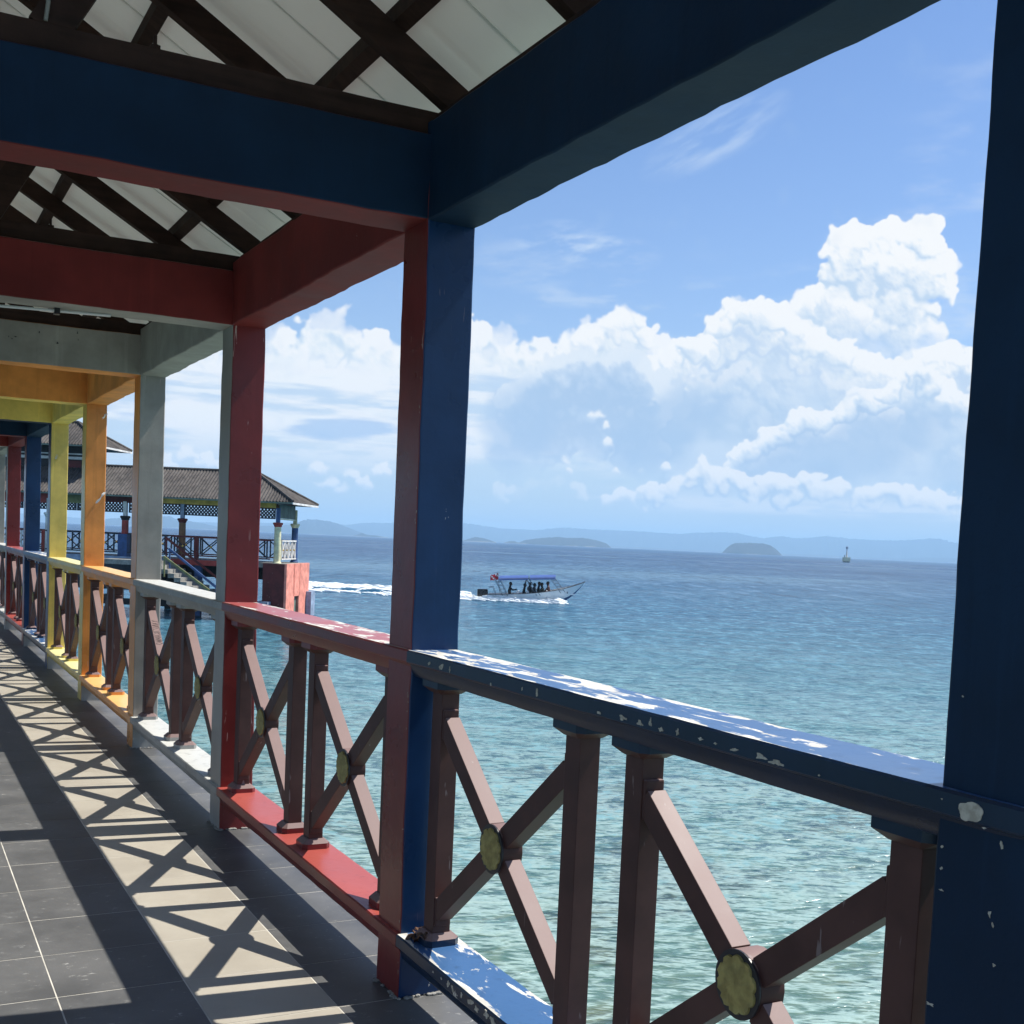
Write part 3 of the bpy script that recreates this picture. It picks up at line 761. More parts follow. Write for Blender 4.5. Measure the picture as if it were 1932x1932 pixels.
# ------------------------------------------------------------------ flakes of bare primer
def chip(bm, c, u, v, su, sv, seed, n=13, th=.0012, lobes=.26):
    rs = random.Random(seed); n = n * 2; ph = rs.uniform(0, 6); k3 = rs.choice((2, 3, 4)); c = Vector(c); u = Vector(u); v = Vector(v); w = u.cross(v).normalized()
    ring = []
    for i in range(n):
        a = 2 * pi * i / n; r = (.98 - lobes + lobes * sin(a * k3 + ph)) * (1 if lobes > .1 else .95) * (rs.uniform(.72, 1.18) if lobes > .1 else rs.uniform(.96, 1.04) * (1 + .10 * sin(a * 2 + 1) + .07 * sin(a * 5)))
        ring.append(c + u * cos(a) * su * r + v * sin(a) * sv * r)
    a_ = [bm.verts.new(q - w * .002) for q in ring]; b_ = [bm.verts.new(q + w * th) for q in ring]
    bm.faces.new(b_)
    for i in range(n): bm.faces.new((a_[i], a_[(i + 1) % n], b_[(i + 1) % n], b_[i]))
chips = B()
nyz = dict(u=(0, -1, 0), v=(0, 0, 1))
# ------------------------------------------------------------------ railings
def rail_prof(z0, z1):
    """cap or sill profile: flat top, square fascia, cove under it"""
    f = z1 - .042
    h = f - z0
    return [(-.013, f), (-.016, f + .004), (-.016, z1 - .005), (-.011, z1), (.160, z1), (.164, z1 - .004), (.164, f), (.154, f - .004), (.150, f - h * .35), (.143, f - h * .75), (.132, z0),
            (.016, z0), (.008, f - h * .75), (.002, f - h * .35), (-.002, f - .004)]
def add_base(bm, y, z, up, w=.058, wx=(.022, .138), sx=(.045, .115)):
    """flared foot (up=1) or head (up=-1) plate of a post"""
    x0, x1 = wx; a = []
    lv = [(0, x0, x1, w), (.022, x0, x1, w), (.040, sx[0] - .002, sx[1] + .002, .039)]
    rings = []
    for dz, p0, p1, hw in lv:
        cut = min(.018, hw * .3) if dz < .03 else .004
        zz = z + dz * up
        q = [(p0 + cut, y - hw), (p1 - cut, y - hw), (p1, y - hw + cut), (p1, y + hw - cut), (p1 - cut, y + hw), (p0 + cut, y + hw), (p0, y + hw - cut), (p0, y - hw + cut)]
        rings.append([bm.verts.new((px_, py_, zz)) for px_, py_ in q])
    for i, (r0, r1) in enumerate(zip(rings, rings[1:])):
        for k in range(8):
            f = bm.faces.new((r0[k], r0[(k + 1) % 8], r1[(k + 1) % 8], r1[k])); f.material_index = i
    f = bm.faces.new(rings[0]); f.material_index = 0
    f = bm.faces.new(rings[-1]); f.material_index = 1
def side_name(k): return names[bay_col(k)]
where = {0: 'blue railing beside the camera, beyond the nearest column', 1: 'blue railing with its handrail paint flaking to white, nearest the camera',
         2: 'red railing between the nearest two-tone column and the red column', 3: 'grey railing with a white sunlit handrail, beyond the red one',
         4: 'orange railing between the grey and the orange column', 5: 'yellow railing just beyond the orange column', 6: 'small blue railing beyond the yellow column',
         7: 'small red railing far down the walkway, beyond the blue one', 8: 'far grey railing at the left edge of the photo', 9: 'orange railing at the far end of the walkway'}
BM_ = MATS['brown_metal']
rails = {}
def build_rail(k, side, root):
    y0, y1 = (k - 2) * D, (k - 1) * D
    yc = (y0 + WY + y1) / 2
    # built in local coordinates with y measured from the bay centre
    a0, a1 = y0 - yc, y1 - yc
    rp, sp = rail_paint(k), sill_paint(k)
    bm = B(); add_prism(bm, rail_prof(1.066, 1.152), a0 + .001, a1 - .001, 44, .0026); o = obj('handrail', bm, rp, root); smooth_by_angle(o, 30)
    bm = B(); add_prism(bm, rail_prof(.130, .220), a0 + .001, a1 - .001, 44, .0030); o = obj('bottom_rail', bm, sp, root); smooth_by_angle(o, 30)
    for cy in (.972, .139, -.139, -.972):
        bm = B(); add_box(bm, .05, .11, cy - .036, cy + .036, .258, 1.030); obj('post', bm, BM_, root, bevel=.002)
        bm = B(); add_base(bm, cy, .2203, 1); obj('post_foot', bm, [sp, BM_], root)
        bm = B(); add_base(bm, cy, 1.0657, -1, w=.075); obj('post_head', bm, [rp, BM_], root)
    for s_ in (1, -1):
        c = s_ * .5555; zc = .63
        # slanting bars meet a round hub
        for ey, ez in ((.382, .300), (-.382, .300), (.382, -.300), (-.382, -.300)):
            d = Vector((0, ey, ez)).normalized()
            bm = B(); a = Vector((.08, c, zc)) + d * .066; b_ = Vector((.08, c + ey, zc + ez))
            add_beam(bm, a, b_, .050, .062, up=(1, 0, 0)) if False else add_beam(bm, a, b_, .050, .062, up=(0, -ez, ey))
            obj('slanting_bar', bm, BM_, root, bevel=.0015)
            bm = B(); sy = 1 if ey > 0 else -1; sz = 1 if ez > 0 else -1
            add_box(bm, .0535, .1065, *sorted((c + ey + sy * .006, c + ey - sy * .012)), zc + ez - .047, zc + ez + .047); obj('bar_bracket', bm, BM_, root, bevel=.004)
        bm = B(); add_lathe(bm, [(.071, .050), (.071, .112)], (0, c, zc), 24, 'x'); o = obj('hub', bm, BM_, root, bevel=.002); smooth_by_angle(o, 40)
        bm = B(); add_lathe(bm, [(.0715, .0462), (.0715, .0499)], (0, c, zc), 28, 'x'); obj('backing_disc', bm, MATS['black_metal'], root)
        bm = B(); ring = []
        n = 60
        rr = lambda a_: .0555 + .0065 * abs(sin(a_ * 5)) ** .7
        cen = bm.verts.new((.0405, c, zc)); prev = None
        lv = [(1.0, .0460), (.97, .0415), (.72, .0440), (.45, .0395), (.2, .0430)]
        for f_, x_ in lv:
            row = [bm.verts.new((x_ + .0019 * sin(a_ * 20 + f_ * 7) * f_, c + rr(a_) * f_ * cos(a_), zc + rr(a_) * f_ * sin(a_))) for a_ in (2 * pi * i / n for i in range(n))]
            if prev:
                for i in range(n): bm.faces.new((prev[i], prev[(i + 1) % n], row[(i + 1) % n], row[i]))
            else: bk = [bm.verts.new((.0464, v_.co.y, v_.co.z)) for v_ in row]; [bm.faces.new((bk[i], bk[(i + 1) % n], row[(i + 1) % n], row[i])) for i in range(n)]
            prev = row
        for i in range(n): bm.faces.new((prev[i], prev[(i + 1) % n], cen))
        o = obj('medallion', bm, MATS['gold_plate'], root, smooth=True); smooth_by_angle(o, 50)
        if k < 4 and side == 0:
            bm = B()
            for a_ in (radians(52), radians(-52)):
                bmesh.ops.create_icosphere(bm, subdivisions=1, radius=.003, matrix=Matrix.Translation((.0495, c - .066 * cos(a_), zc + .066 * sin(a_))))
            obj('rivet', bm, MATS['screw_steel'], root)
    return yc
for k in range(0, K1 + 1):
    y0, y1 = (k - 2) * D, (k - 1) * D; yc = (y0 + WY + y1) / 2
    root = thing('railing', where[k], 'railing', (0, yc, 0), 0, 'railings along the sea side of the walkway')
    build_rail(k, 0, root); rails[k] = root

# flakes on the nearest handrail fascia, bottom rail and column (positions read off the real ones)
fx = -.0165
for (y, z, su, sv, s_) in ((-.18, 1.128, .010, .008, 1), (-.27, 1.128, .022, .010, 2), (-.33, 1.126, .006, .010, 3), (-.60, 1.117, .004, .009, 4), (-.78, 1.128, .005, .006, 5), (-.86, 1.129, .010, .011, 6),
                           (-1.16, 1.121, .010, .006, 7), (-1.26, 1.124, .020, .008, 8), (-1.33, 1.123, .014, .008, 9), (-1.37, 1.130, .008, .012, 10), (-1.41, 1.122, .012, .006, 11), (-1.47, 1.126, .006, .009, 12),
                           (-1.55, 1.125, .010, .004, 13), (-1.60, 1.124, .006, .003, 14), (-1.66, 1.122, .018, .004, 15), (-1.74, 1.123, .020, .008, 16), (-1.785, 1.120, .024, .007, 17), (-1.90, 1.118, .003, .002, 18)):
    if abs(y) < 3: chip(chips, (fx, y, z), (0, -1, 0), (0, 0, 1), su, sv, s_, 11, .0008)
for i, (y, z, su, sv) in enumerate(((-.30, .199, .006, .004), (-.36, .200, .007, .005), (-.41, .201, .014, .012), (-.44, .198, .012, .010), (-.50, .200, .010, .010), (-.56, .202, .022, .013), (-.60, .196, .018, .012), (-.66, .203, .02, .014), (-.70, .199, .026, .013), (-.76, .200, .02, .012))):
    chip(chips, (fx, y, z), (0, -1, 0), (0, 0, 1), su, sv, 50 + i, 12, .0008)
chips_o = obj('bare_patches', chips, MATS['primer'], rails[1]); chips_o.location = (0, -rails[1].location.y, 0); stuff(chips_o)
cb = B()
chip(cb, (-.0165, -2.235, 1.127), (0, -1, 0), (0, 0, 1), .024, .019, 5, 18, .0008, lobes=.05)
for i, (y, z, a, b2) in enumerate(((-2.178, 1.135, .002, .0015), (-2.262, 1.108, .004, .002))): chip(cb, (-.0165, y, z), (0, -1, 0), (0, 0, 1), a, b2, 70 + i, 9, .0008)
o = stuff(obj('bare_patch', cb, MATS['primer'], rails[0])); o.location = (0, -rails[0].location.y, 0)
cb = B()
for i, (y, z, a, b2) in enumerate(((-2.171, 1.055, .003, .004), (-2.172, 1.02, .003, .004), (-2.174, .985, .006, .002), (-2.27, .975, .003, .007), (-2.277, .96, .003, .005), (-2.168, .795, .010, .003), (-2.20, .60, .002, .002), (-2.165, .635, .002, .002), (-2.24, .61, .003, .001),
                                   (-2.19, 1.30, .002, .002), (-2.285, .90, .003, .003), (-2.283, 1.085, .004, .007))):
    chip(cb, (jit((0, y, z), .0050, seed=0).x - .0003, y, z), (0, -1, 0), (0, 0, 1), a, b2, 90 + i, 9, .0005)
for i in range(26):                                                   # flakes along the corners of the two near columns
    k = random.choice((1, 1, 2)); z = random.uniform(.0, 2.4)
    yy = (k - 1) * D + random.uniform(.004, .014); chip(cb, (jit((0, yy, z), .0050, seed=k * 3).x - .0003, yy, z), (0, -1, 0), (0, 0, 1), random.uniform(.001, .003), random.uniform(.002, .009), 200 + i, 8, .0005)
stuff(obj('paint_flakes', cb, MATS['primer'], walk))
# dark scars on the grey cross beam
cb = B(); yb3 = 2 * D - .0045
for i, (x, z, a, b2) in enumerate(((-.40, 2.735, .004, .010), (-.52, 2.655, .006, .008), (-.63, 2.71, .004, .009), (-.77, 2.665, .008, .004), (-.79, 2.65, .004, .005), (-.81, 2.662, .003, .006), (-.395, 2.69, .002, .008))):
    chip(cb, (x, yb3 + .001, z), (1, 0, 0), (0, 0, 1), a, b2, 300 + i, 8, .002)
obj('scar', cb, MATS['black_metal'], walk)
# handwriting on a slanting bar of the grey railing
g3 = rails[3]
bar_a = Vector((.08, .5555 + .382, .63 + .300)); dirb = Vector((0, -.382, -.300)).normalized(); nb = Vector((0, -.300, .382)).normalized()
if nb.z < 0: nb = -nb
GL = {'C': [[(1, 1), (.2, 1), (0, .6), (0, .3), (.3, 0), (1, .1)]], 'A': [[(0, 0), (.5, 1), (1, 0)], [(.2, .4), (.8, .4)]], 'N': [[(0, 0), (0, 1), (1, 0), (1, 1)]], 'M': [[(0, 0), (.1, 1), (.5, .3), (.9, 1), (1, 0)]],
      'Y': [[(0, 1), (.5, .5), (1, 1)], [(.5, .5), (.5, 0)]], 'O': [[(.5, 0), (0, .4), (.3, 1), (.8, 1), (1, .4), (.5, 0)]], 'V': [[(0, 1), (.5, 0), (1, 1)]], 'W': [[(0, 1), (.25, 0), (.5, .8), (.75, 0), (1, 1)]], 'I': [[(.5, 0), (.5, 1)]], 'K': [[(0, 0), (0, 1)], [(1, 1), (0, .5), (1, 0)]], 'Z': [[(0, 1), (1, 1), (0, 0), (1, 0)]],
      'R': [[(0, 0), (0, 1), (.9, .9), (.9, .6), (0, .5), (1, 0)]], '7': [[(0, 1), (1, 1), (.4, 0)]]}
bm = B(); s0 = .10
for ch in 'YANZ7KAMWO':
    for stroke in GL[ch]:
        pts = [bar_a + dirb * (s0 + u * .017) + Vector((.022 - v * .040 + random.uniform(-.002, .002), 0, 0)) + nb * .0316 for u, v in stroke]
        add_tube(bm, pts, .0011, 4)
    s0 += .0235
obj('handwriting', bm, MATS['ink'], g3)

for z0, ln in ((1.78, .10), (2.44, .05)):
    bm = B(); prev = None
    for i in range(7):
        q = Vector((WX - .004 - i * ln / 9, 3 * D - .004 - .006 * sin(i * .9), z0 - i * ln / 6)); w_ = .012 + .006 * sin(i * 1.7)
        row = [bm.verts.new(q + Vector((-w_, 0, 0))), bm.verts.new(q + Vector((w_ * .6, -.004, .004)))]
        if prev: bm.faces.new((prev[0], prev[1], row[1], row[0]))
        prev = row
    obj('torn_tape', bm, MATS['white_plastic'], walk, recalc=False)
# crumpled dead leaves caught on the blue bottom rail against the column
lf = B()
for i in range(26):
    rs = random.Random(i); a = rs.uniform(0, 2 * pi); c = Vector((.045 + rs.uniform(-.035, .035), -.085 + rs.uniform(-.05, .05), .226 + rs.uniform(0, .028)))
    u = Vector((cos(a), sin(a), rs.uniform(-.5, .5))).normalized(); v = u.cross(Vector((rs.uniform(-.4, .4), rs.uniform(-.4, .4), 1))).normalized(); w = u.cross(v)
    ln, wd = rs.uniform(.02, .038), rs.uniform(.008, .016)
    top = []
    for j in range(6):
        s_ = j / 5; hw = wd * sin(pi * (.08 + .84 * s_)); q = c + u * (s_ - .5) * ln * 1.6 + w * (.008 * sin(s_ * 5 + i))
        top.append((lf.verts.new(q - v * hw + w * .006), lf.verts.new(q + w * -.002), lf.verts.new(q + v * hw + w * .007)))
    for a_, b_ in zip(top, top[1:]):
        for j in (0, 1): lf.faces.new((a_[j], a_[j + 1], b_[j + 1], b_[j]))
o = obj('dead_leaves', lf, MATS['dry_leaf_brown'], None, recalc=False)
tag(o, 'crumpled dark dead leaves caught on the blue bottom rail against the column foot', 'leaves')

HAZE_D = 1.4e-4
# ------------------------------------------------------------------ sea
def sea_material():
    m, t, b = new_mat('sea_water')
    p = pos(t); x, y, z = sep(t, p)
    cd = ((x + 1.5) * (x + 1.5) + (y + 3.5) * (y + 3.5))._m('SQRT')     # metres from the walkway end
    ld = (cd + 1.0)._m('LOGARITHM', 10.0)
    big = nz(t, vscale(t, p, (.010, .016, 1)), 1.0, 5, .6, .4)
    mid = nz(t, vscale(t, p, (.10, .16, 1)), 1.0, 5, .6, .5)
    reef = nz(t, vscale(t, p, (.30, .42, 1)), 1.0, 5, .62, .6)
    depth = (ld + (big - .5) * .45 + (mid - .5) * .18)
    c = mixc(t, depth.step(.85, 1.62), (.085, .155, .122), (.020, .110, .135))
    c = mixc(t, depth.step(1.35, 2.0), c, (.008, .066, .135))
    c = mixc(t, depth.step(1.9, 2.7), c, (.006, .036, .108))
    # sand and coral showing through the shallows
    rk = reef.step(.50, .62) * depth.step(1.60, 1.15)
    c = mixc(t, rk * .85, c, (.026, .050, .048))
    sd_ = nz(t, vscale(t, p, (.55, .8, 1)), 1.0, 4, .6, .5).step(.55, .7) * depth.step(1.5, 1.05)
    c = mixc(t, sd_ * .5, c, (.21, .25, .15))
    v1 = vor(t, voff(t, vscale(t, p, (1.2, 1.9, 1)), (0, 0, .3)), 1.0, feat='DISTANCE_TO_EDGE')
    ca = v1.step(.10, .0) * depth.step(1.5, 1.0) * mid.step(.4, .6)
    c = mixc(t, ca * .30, c, (.32, .38, .27))  # caustic light lines painted over the sea bed tones
    # wind lanes far out
    lane = nz(t, vscale(t, voff(t, p, (0, 0, 4.0)), (.0035, .022, 1)), 1.0, 5, .6, .6)
    c = mixc(t, lane.step(.50, .72) * ld.step(1.7, 2.2) * .55, c, (.11, .20, .26))
    # waves: swell, chop and ripples, finer ones fading out with distance
    rot = t.nodes.new('ShaderNodeMapping'); t.links.new(p, rot.inputs[0]); rot.inputs['Rotation'].default_value = (0, 0, radians(31))
    q = rot.outputs[0]
    rot2 = t.nodes.new('ShaderNodeMapping'); t.links.new(p, rot2.inputs[0]); rot2.inputs['Rotation'].default_value = (0, 0, radians(12))
    q2 = rot2.outputs[0]
    def ridge(v, s=2.0): return 1.0 - (v * 2.0 - 1.0).abs() * s
    w1 = nz(t, vscale(t, q, (.20, .55, 1)), 1.0, 2, .5, .3)
    w2 = ridge(nz(t, vscale(t, q2, (1.3, 4.2, 1)), 1.0, 3, .5, .5))
    w2b = ridge(nz(t, vscale(t, q, (2.2, 8.0, 1)), 1.0, 2, .5, .7))
    w3 = nz(t, vscale(t, q, (7.0, 22.0, 1)), 1.0, 2, .55, .8)
    w4 = nz(t, vscale(t, q, (.05, .14, 1)), 1.0, 3, .5, .3)
    fine = ld.step(2.1, 1.3)
    f2 = nz(t, vscale(t, q2, (.022, .11, 1)), 1.0, 5, .65, .4); f3 = nz(t, vscale(t, q, (.004, .02, 1)), 1.0, 5, .65, .4)
    h = w4 * 1.6 + w1 * .60 + w2 * .075 + w2b * .034 * ld.step(2.5, 1.6) + w3 * .035 * fine
    bump(t, b, h, .62, .62)
    # thin lit crests and darker backs of the wavelets, painted into the colour
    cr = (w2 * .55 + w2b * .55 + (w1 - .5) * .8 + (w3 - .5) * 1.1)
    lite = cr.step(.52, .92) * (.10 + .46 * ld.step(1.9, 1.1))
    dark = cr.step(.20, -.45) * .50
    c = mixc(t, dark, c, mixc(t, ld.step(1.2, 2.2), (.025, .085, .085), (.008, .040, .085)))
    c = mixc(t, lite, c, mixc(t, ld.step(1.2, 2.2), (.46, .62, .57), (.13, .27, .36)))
    # wave faces seen edge-on, their light and dark painted as colour: chop, then wave groups, growing coarser with distance
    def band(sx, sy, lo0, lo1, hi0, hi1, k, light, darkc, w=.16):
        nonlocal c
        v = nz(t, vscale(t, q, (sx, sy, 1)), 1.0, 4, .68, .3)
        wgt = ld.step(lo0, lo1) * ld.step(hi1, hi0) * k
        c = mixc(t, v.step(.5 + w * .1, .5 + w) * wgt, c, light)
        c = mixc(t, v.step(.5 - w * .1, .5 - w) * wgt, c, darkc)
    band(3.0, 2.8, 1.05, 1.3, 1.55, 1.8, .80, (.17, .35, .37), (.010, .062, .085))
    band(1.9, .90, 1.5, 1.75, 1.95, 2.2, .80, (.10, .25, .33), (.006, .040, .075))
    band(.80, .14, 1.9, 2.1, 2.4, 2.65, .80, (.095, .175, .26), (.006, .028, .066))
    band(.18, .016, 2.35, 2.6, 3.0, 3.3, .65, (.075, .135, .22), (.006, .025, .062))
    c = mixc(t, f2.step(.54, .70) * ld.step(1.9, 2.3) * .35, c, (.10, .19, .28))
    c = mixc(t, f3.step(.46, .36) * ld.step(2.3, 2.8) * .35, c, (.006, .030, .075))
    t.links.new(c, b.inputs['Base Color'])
    link(t, (ld - 1.0) * .055 + .17, b.inputs['Roughness'])
    b.inputs['IOR'].default_value = 1.333
    link(t, ld.step(2.0, 1.1) * .30 + .045, b.inputs['Specular IOR Level'])
    return m
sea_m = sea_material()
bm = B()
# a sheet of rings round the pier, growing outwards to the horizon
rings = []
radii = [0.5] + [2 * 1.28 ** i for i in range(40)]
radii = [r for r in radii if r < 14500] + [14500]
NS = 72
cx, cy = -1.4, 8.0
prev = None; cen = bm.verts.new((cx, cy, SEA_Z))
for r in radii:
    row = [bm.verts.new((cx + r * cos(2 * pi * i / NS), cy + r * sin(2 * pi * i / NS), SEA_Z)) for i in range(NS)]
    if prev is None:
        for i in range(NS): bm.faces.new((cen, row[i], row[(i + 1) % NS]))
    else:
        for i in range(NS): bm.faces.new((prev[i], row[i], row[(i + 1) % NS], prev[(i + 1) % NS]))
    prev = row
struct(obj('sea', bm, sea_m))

# ------------------------------------------------------------------ islands and mainland
CAM = M.translation
def dirpt(az_, el_, dist):
    a = radians(az_); return Vector((CAM.x + dist * sin(a), CAM.y + dist * cos(a), CAM.z + dist * math.tan(radians(el_))))
forest = plain('forest', (.004, .009, .014), .95, .6, .004)
fm_ = forest.node_tree; fz__ = sep(fm_, pos(fm_))[2]
fc_ = mixc(fm_, nz(fm_, pos(fm_), .012, 6, .75).step(.35, .65), (.003, .007, .014), (.009, .017, .020))
fm_.links.new(mixc(fm_, fz__.step(SEA_Z + 4.5, SEA_Z + 2.0) * nz(fm_, pos(fm_), .01, 3).step(.42, .6), fc_, (.20, .19, .16)), fm_.nodes['Principled BSDF'].inputs['Base Color'])
def land(name, pts, dist, thick, seed, rough=.12, base=SEA_Z - .5):
    """a ridge with its own depth: the skyline points give the crest, slopes fall to the water on both sides"""
    bm = B(); a0, a1 = pts[0][0], pts[-1][0]; n = max(24, int((a1 - a0) / .07)); m_ = 9
    import bisect
    xa = [q[0] for q in pts]; xe = [q[1] for q in pts]
    grid = []
    for i in range(n + 1):
        a = a0 + (a1 - a0) * i / n
        e = float(np.interp(a, xa, xe))
        crest = max(CAM.z + dist * math.tan(radians(e)), SEA_Z)
        row = []
        for j in range(-m_, m_ + 1):
            f = j / m_; dd = dist + thick * f * (1 + .3 * noise.noise(Vector((a * 1.7, seed, 0))))
            h = max(0, 1 - abs(f)) ** .75
            hh = (crest - SEA_Z) * h * (1 + rough * noise.noise(Vector((a * 9, f * 3, seed))) * (1 if j else .35) + rough * .6 * noise.noise(Vector((a * 40, f * 9, seed))))
            q = dirpt(a, 0, dd); q.z = SEA_Z - .4 + hh * (1 if abs(j) < m_ else 0)
            row.append(bm.verts.new(q))
        grid.append(row)
    for r0, r1 in zip(grid, grid[1:]):
        for j in range(2 * m_): bm.faces.new((r0[j], r0[j + 1], r1[j + 1], r1[j]))
    o = obj(name, bm, forest, None, smooth=True); return struct(o)
land('island', [(38.02, -.02), (38.19, .18), (38.40, .37), (38.63, .47), (39.2, .50), (39.9, .50), (40.22, .43), (40.55, .22), (40.80, -.02)], 5200, 180, 1)
land('island', [(27.5, -.05), (27.8, .07), (28.06, .08), (28.26, .02), (28.58, .16), (29.36, .29), (30.14, .38), (30.53, .35), (31.31, .38), (31.96, .31), (32.49, .17), (32.76, -.04)], 5600, 260, 2)
land('island', [(25.5, -.04), (25.89, .11), (26.17, .20), (26.6, .15), (26.9, .07), (27.25, -.05)], 5600, 120, 3)
land('island', [(20.25, -.04), (20.52, .06), (20.73, .15), (20.94, .06), (21.43, .05), (22.1, -.04)], 6200, 120, 4)
land('mountain_range', [(9.0, .25), (10.5, .42), (11.55, .50), (11.9, .50), (12.0, .41), (12.57, .36), (12.92, .30), (13.35, .25), (13.9, .14), (14.4, .06), (15.1, .12), (15.99, .26), (16.91, .30), (17.59, .45), (17.86, .59), (18.14, .67), (18.69, .67), (18.97, .65), (19.25, .62), (19.67, .5),
                        (20.23, .31), (20.73, .14), (21.3, .02)], 8600, 700, 5)
land('mountain_range', [(-14, .3), (-5, .7), (3, .4), (9, .2), (15, .35), (18, .5), (20.09, .50), (20.71, .62), (21.41, .66), (22.5, .70), (24, .72), (25.2, .86), (26.07, .80), (27.38, .66), (29.08, .66), (30.37, .85), (31.68, .81), (33.88, .82), (35.81, .77), (37.08, .89), (38.28, .94), (38.73, .93),
                        (39.38, .79), (39.95, .75), (40.77, .88), (41.28, .80), (41.9, .84), (42.83, .97), (43.27, .92), (44.07, .89), (44.99, .87), (45.89, .90), (46.79, .97), (47.38, 1.06), (47.85, 1.02), (48.4, .90), (52, .6), (58, .8), (66, .4)], 12600, 900, 6)
land('coast', [(20, .02), (28, .05), (33, .06), (36, .04), (37.5, .07), (41, .06), (42.8, .09), (44, .05), (46, .07), (47.2, .17), (48.4, .20), (52, .1), (60, .02)], 10400, 200, 7)

# ------------------------------------------------------------------ haze
hb = B(); add_box(hb, -15000, 15000, -15000, 15000, SEA_Z - 1.0, 250)
hz_m = bpy.data.materials.new('haze_air'); hz_m.use_nodes = True; t = hz_m.node_tree
for n in list(t.nodes):
    if n.type != 'OUTPUT_MATERIAL': t.nodes.remove(n)
pv = t.nodes.new('ShaderNodeVolumePrincipled'); pv.inputs['Color'].default_value = (.50, .77, 1, 1); pv.inputs['Density'].default_value = HAZE_D; pv.inputs['Anisotropy'].default_value = 0.0
t.links.new(pv.outputs[0], t.nodes['Material Output'].inputs['Volume'])
haze = obj('haze', hb, hz_m); haze['kind'] = 'stuff'
haze.visible_shadow = True

# ------------------------------------------------------------------ pavilion on its own pier
PM = {}
for nme, c, r in (('pav_red', (.40, .062, .050), .5), ('pav_darkred', (.13, .022, .022), .55), ('pav_blue', (.055, .115, .27), .6), ('pav_yellow', (.78, .50, .10), .5), ('pav_cream', (.78, .76, .48), .5), ('pav_brown', (.27, .14, .07), .6),
                   ('pav_green', (.25, .25, .11), .6), ('pav_white', (.75, .74, .70), .5), ('pav_dark', (.030, .030, .034), .6), ('pav_sunlit_red', (.90, .33, .24), .6), ('pav_greyblue', (.30, .38, .50), .7), ('pav_board', (.17, .21, .17), .7), ('pav_slate', (.030, .042, .058), .6)):
    PM[nme] = paint(nme, c, rough=r, chips=.3, stain=.35, drips=(nme in ('pav_sunlit_red', 'pav_greyblue', 'pav_board')))
m, t, b = new_mat('old_corrugated'); p = pos(t); n1 = nz(t, p, .5, 5, .65); n2 = nz(t, p, 4, 3)
t.links.new(mixc(t, (n1 * .7 + n2 * .3).step(.35, .65), (.026, .022, .020), (.098, .085, .075)), b.inputs['Base Color']); b.inputs['Roughness'].default_value = .85
CORR = m
pav = thing('pier_pavilion', 'open pier pavilion with brown corrugated hipped roofs, coloured round columns and an outside stair', 'pavilion', (14.748, 50.464, 0))
az_ = radians(122); pav.matrix_world = Matrix(((-sin(az_), -cos(az_), 0, 14.748), (-cos(az_), sin(az_), 0, 50.464), (0, 0, 1, 0), (0, 0, 0, 1)))
# local axes: x = s (to the left along the front), y = depth away from us ... checked right-handed below
_m = pav.matrix_world
def pbox(name, x0, x1, y0, y1, z0, z1, mat, par=pav, bev=.0):
    bm = B(); add_box(bm, x0, x1, y0, y1, z0, z1); return obj(name, bm, mat, par, bevel=bev)
SX = 20.0                                                               # far left end
def corr_slope(name, a, b_, c_, d_, up, pitch=.15, amp=.022):
    """corrugated sheet over the quad a-b (eave) c-d (ridge side); waves run up the slope"""
    bm = B(); a, b_, c_, d_ = map(Vector, (a, b_, c_, d_))
    L = (b_ - a).length; n = int(L / pitch) * 6; m_ = 4
    nrm_ = (b_ - a).cross(d_ - a).normalized()
    if nrm_.z < 0: nrm_ = -nrm_
    along = (b_ - a).normalized()
    # cut the wave columns vertically so hips stay straight
    rows = []
    t0 = (d_ - a).dot(along) ; t1 = (c_ - a).dot(along)
    hvec = (d_ - a) - along * t0
    for i in range(n + 1):
        s_ = L * i / n
        if s_ < t0: top = s_ / t0 if t0 > 1e-6 else 1
        elif s_ > t1: top = (L - s_) / (L - t1) if L - t1 > 1e-6 else 1
        else: top = 1
        off = nrm_ * (amp * cos(2 * pi * s_ / pitch))
        row = []
        for j in range(m_ + 1):
            f = top * j / m_
            row.append(bm.verts.new(a + along * s_ + hvec * f + off + nrm_ * (.02 * noise.noise(Vector((s_ * .7, f * 2, 3))) + (.02 if f > .52 else 0))))
        rows.append(row)
    for r0, r1 in zip(rows, rows[1:]):
        for j in range(m_):
            try: bm.faces.new((r0[j], r1[j], r1[j + 1], r0[j + 1]))
            except ValueError: pass
    o = obj(name, bm, CORR, pav); return o
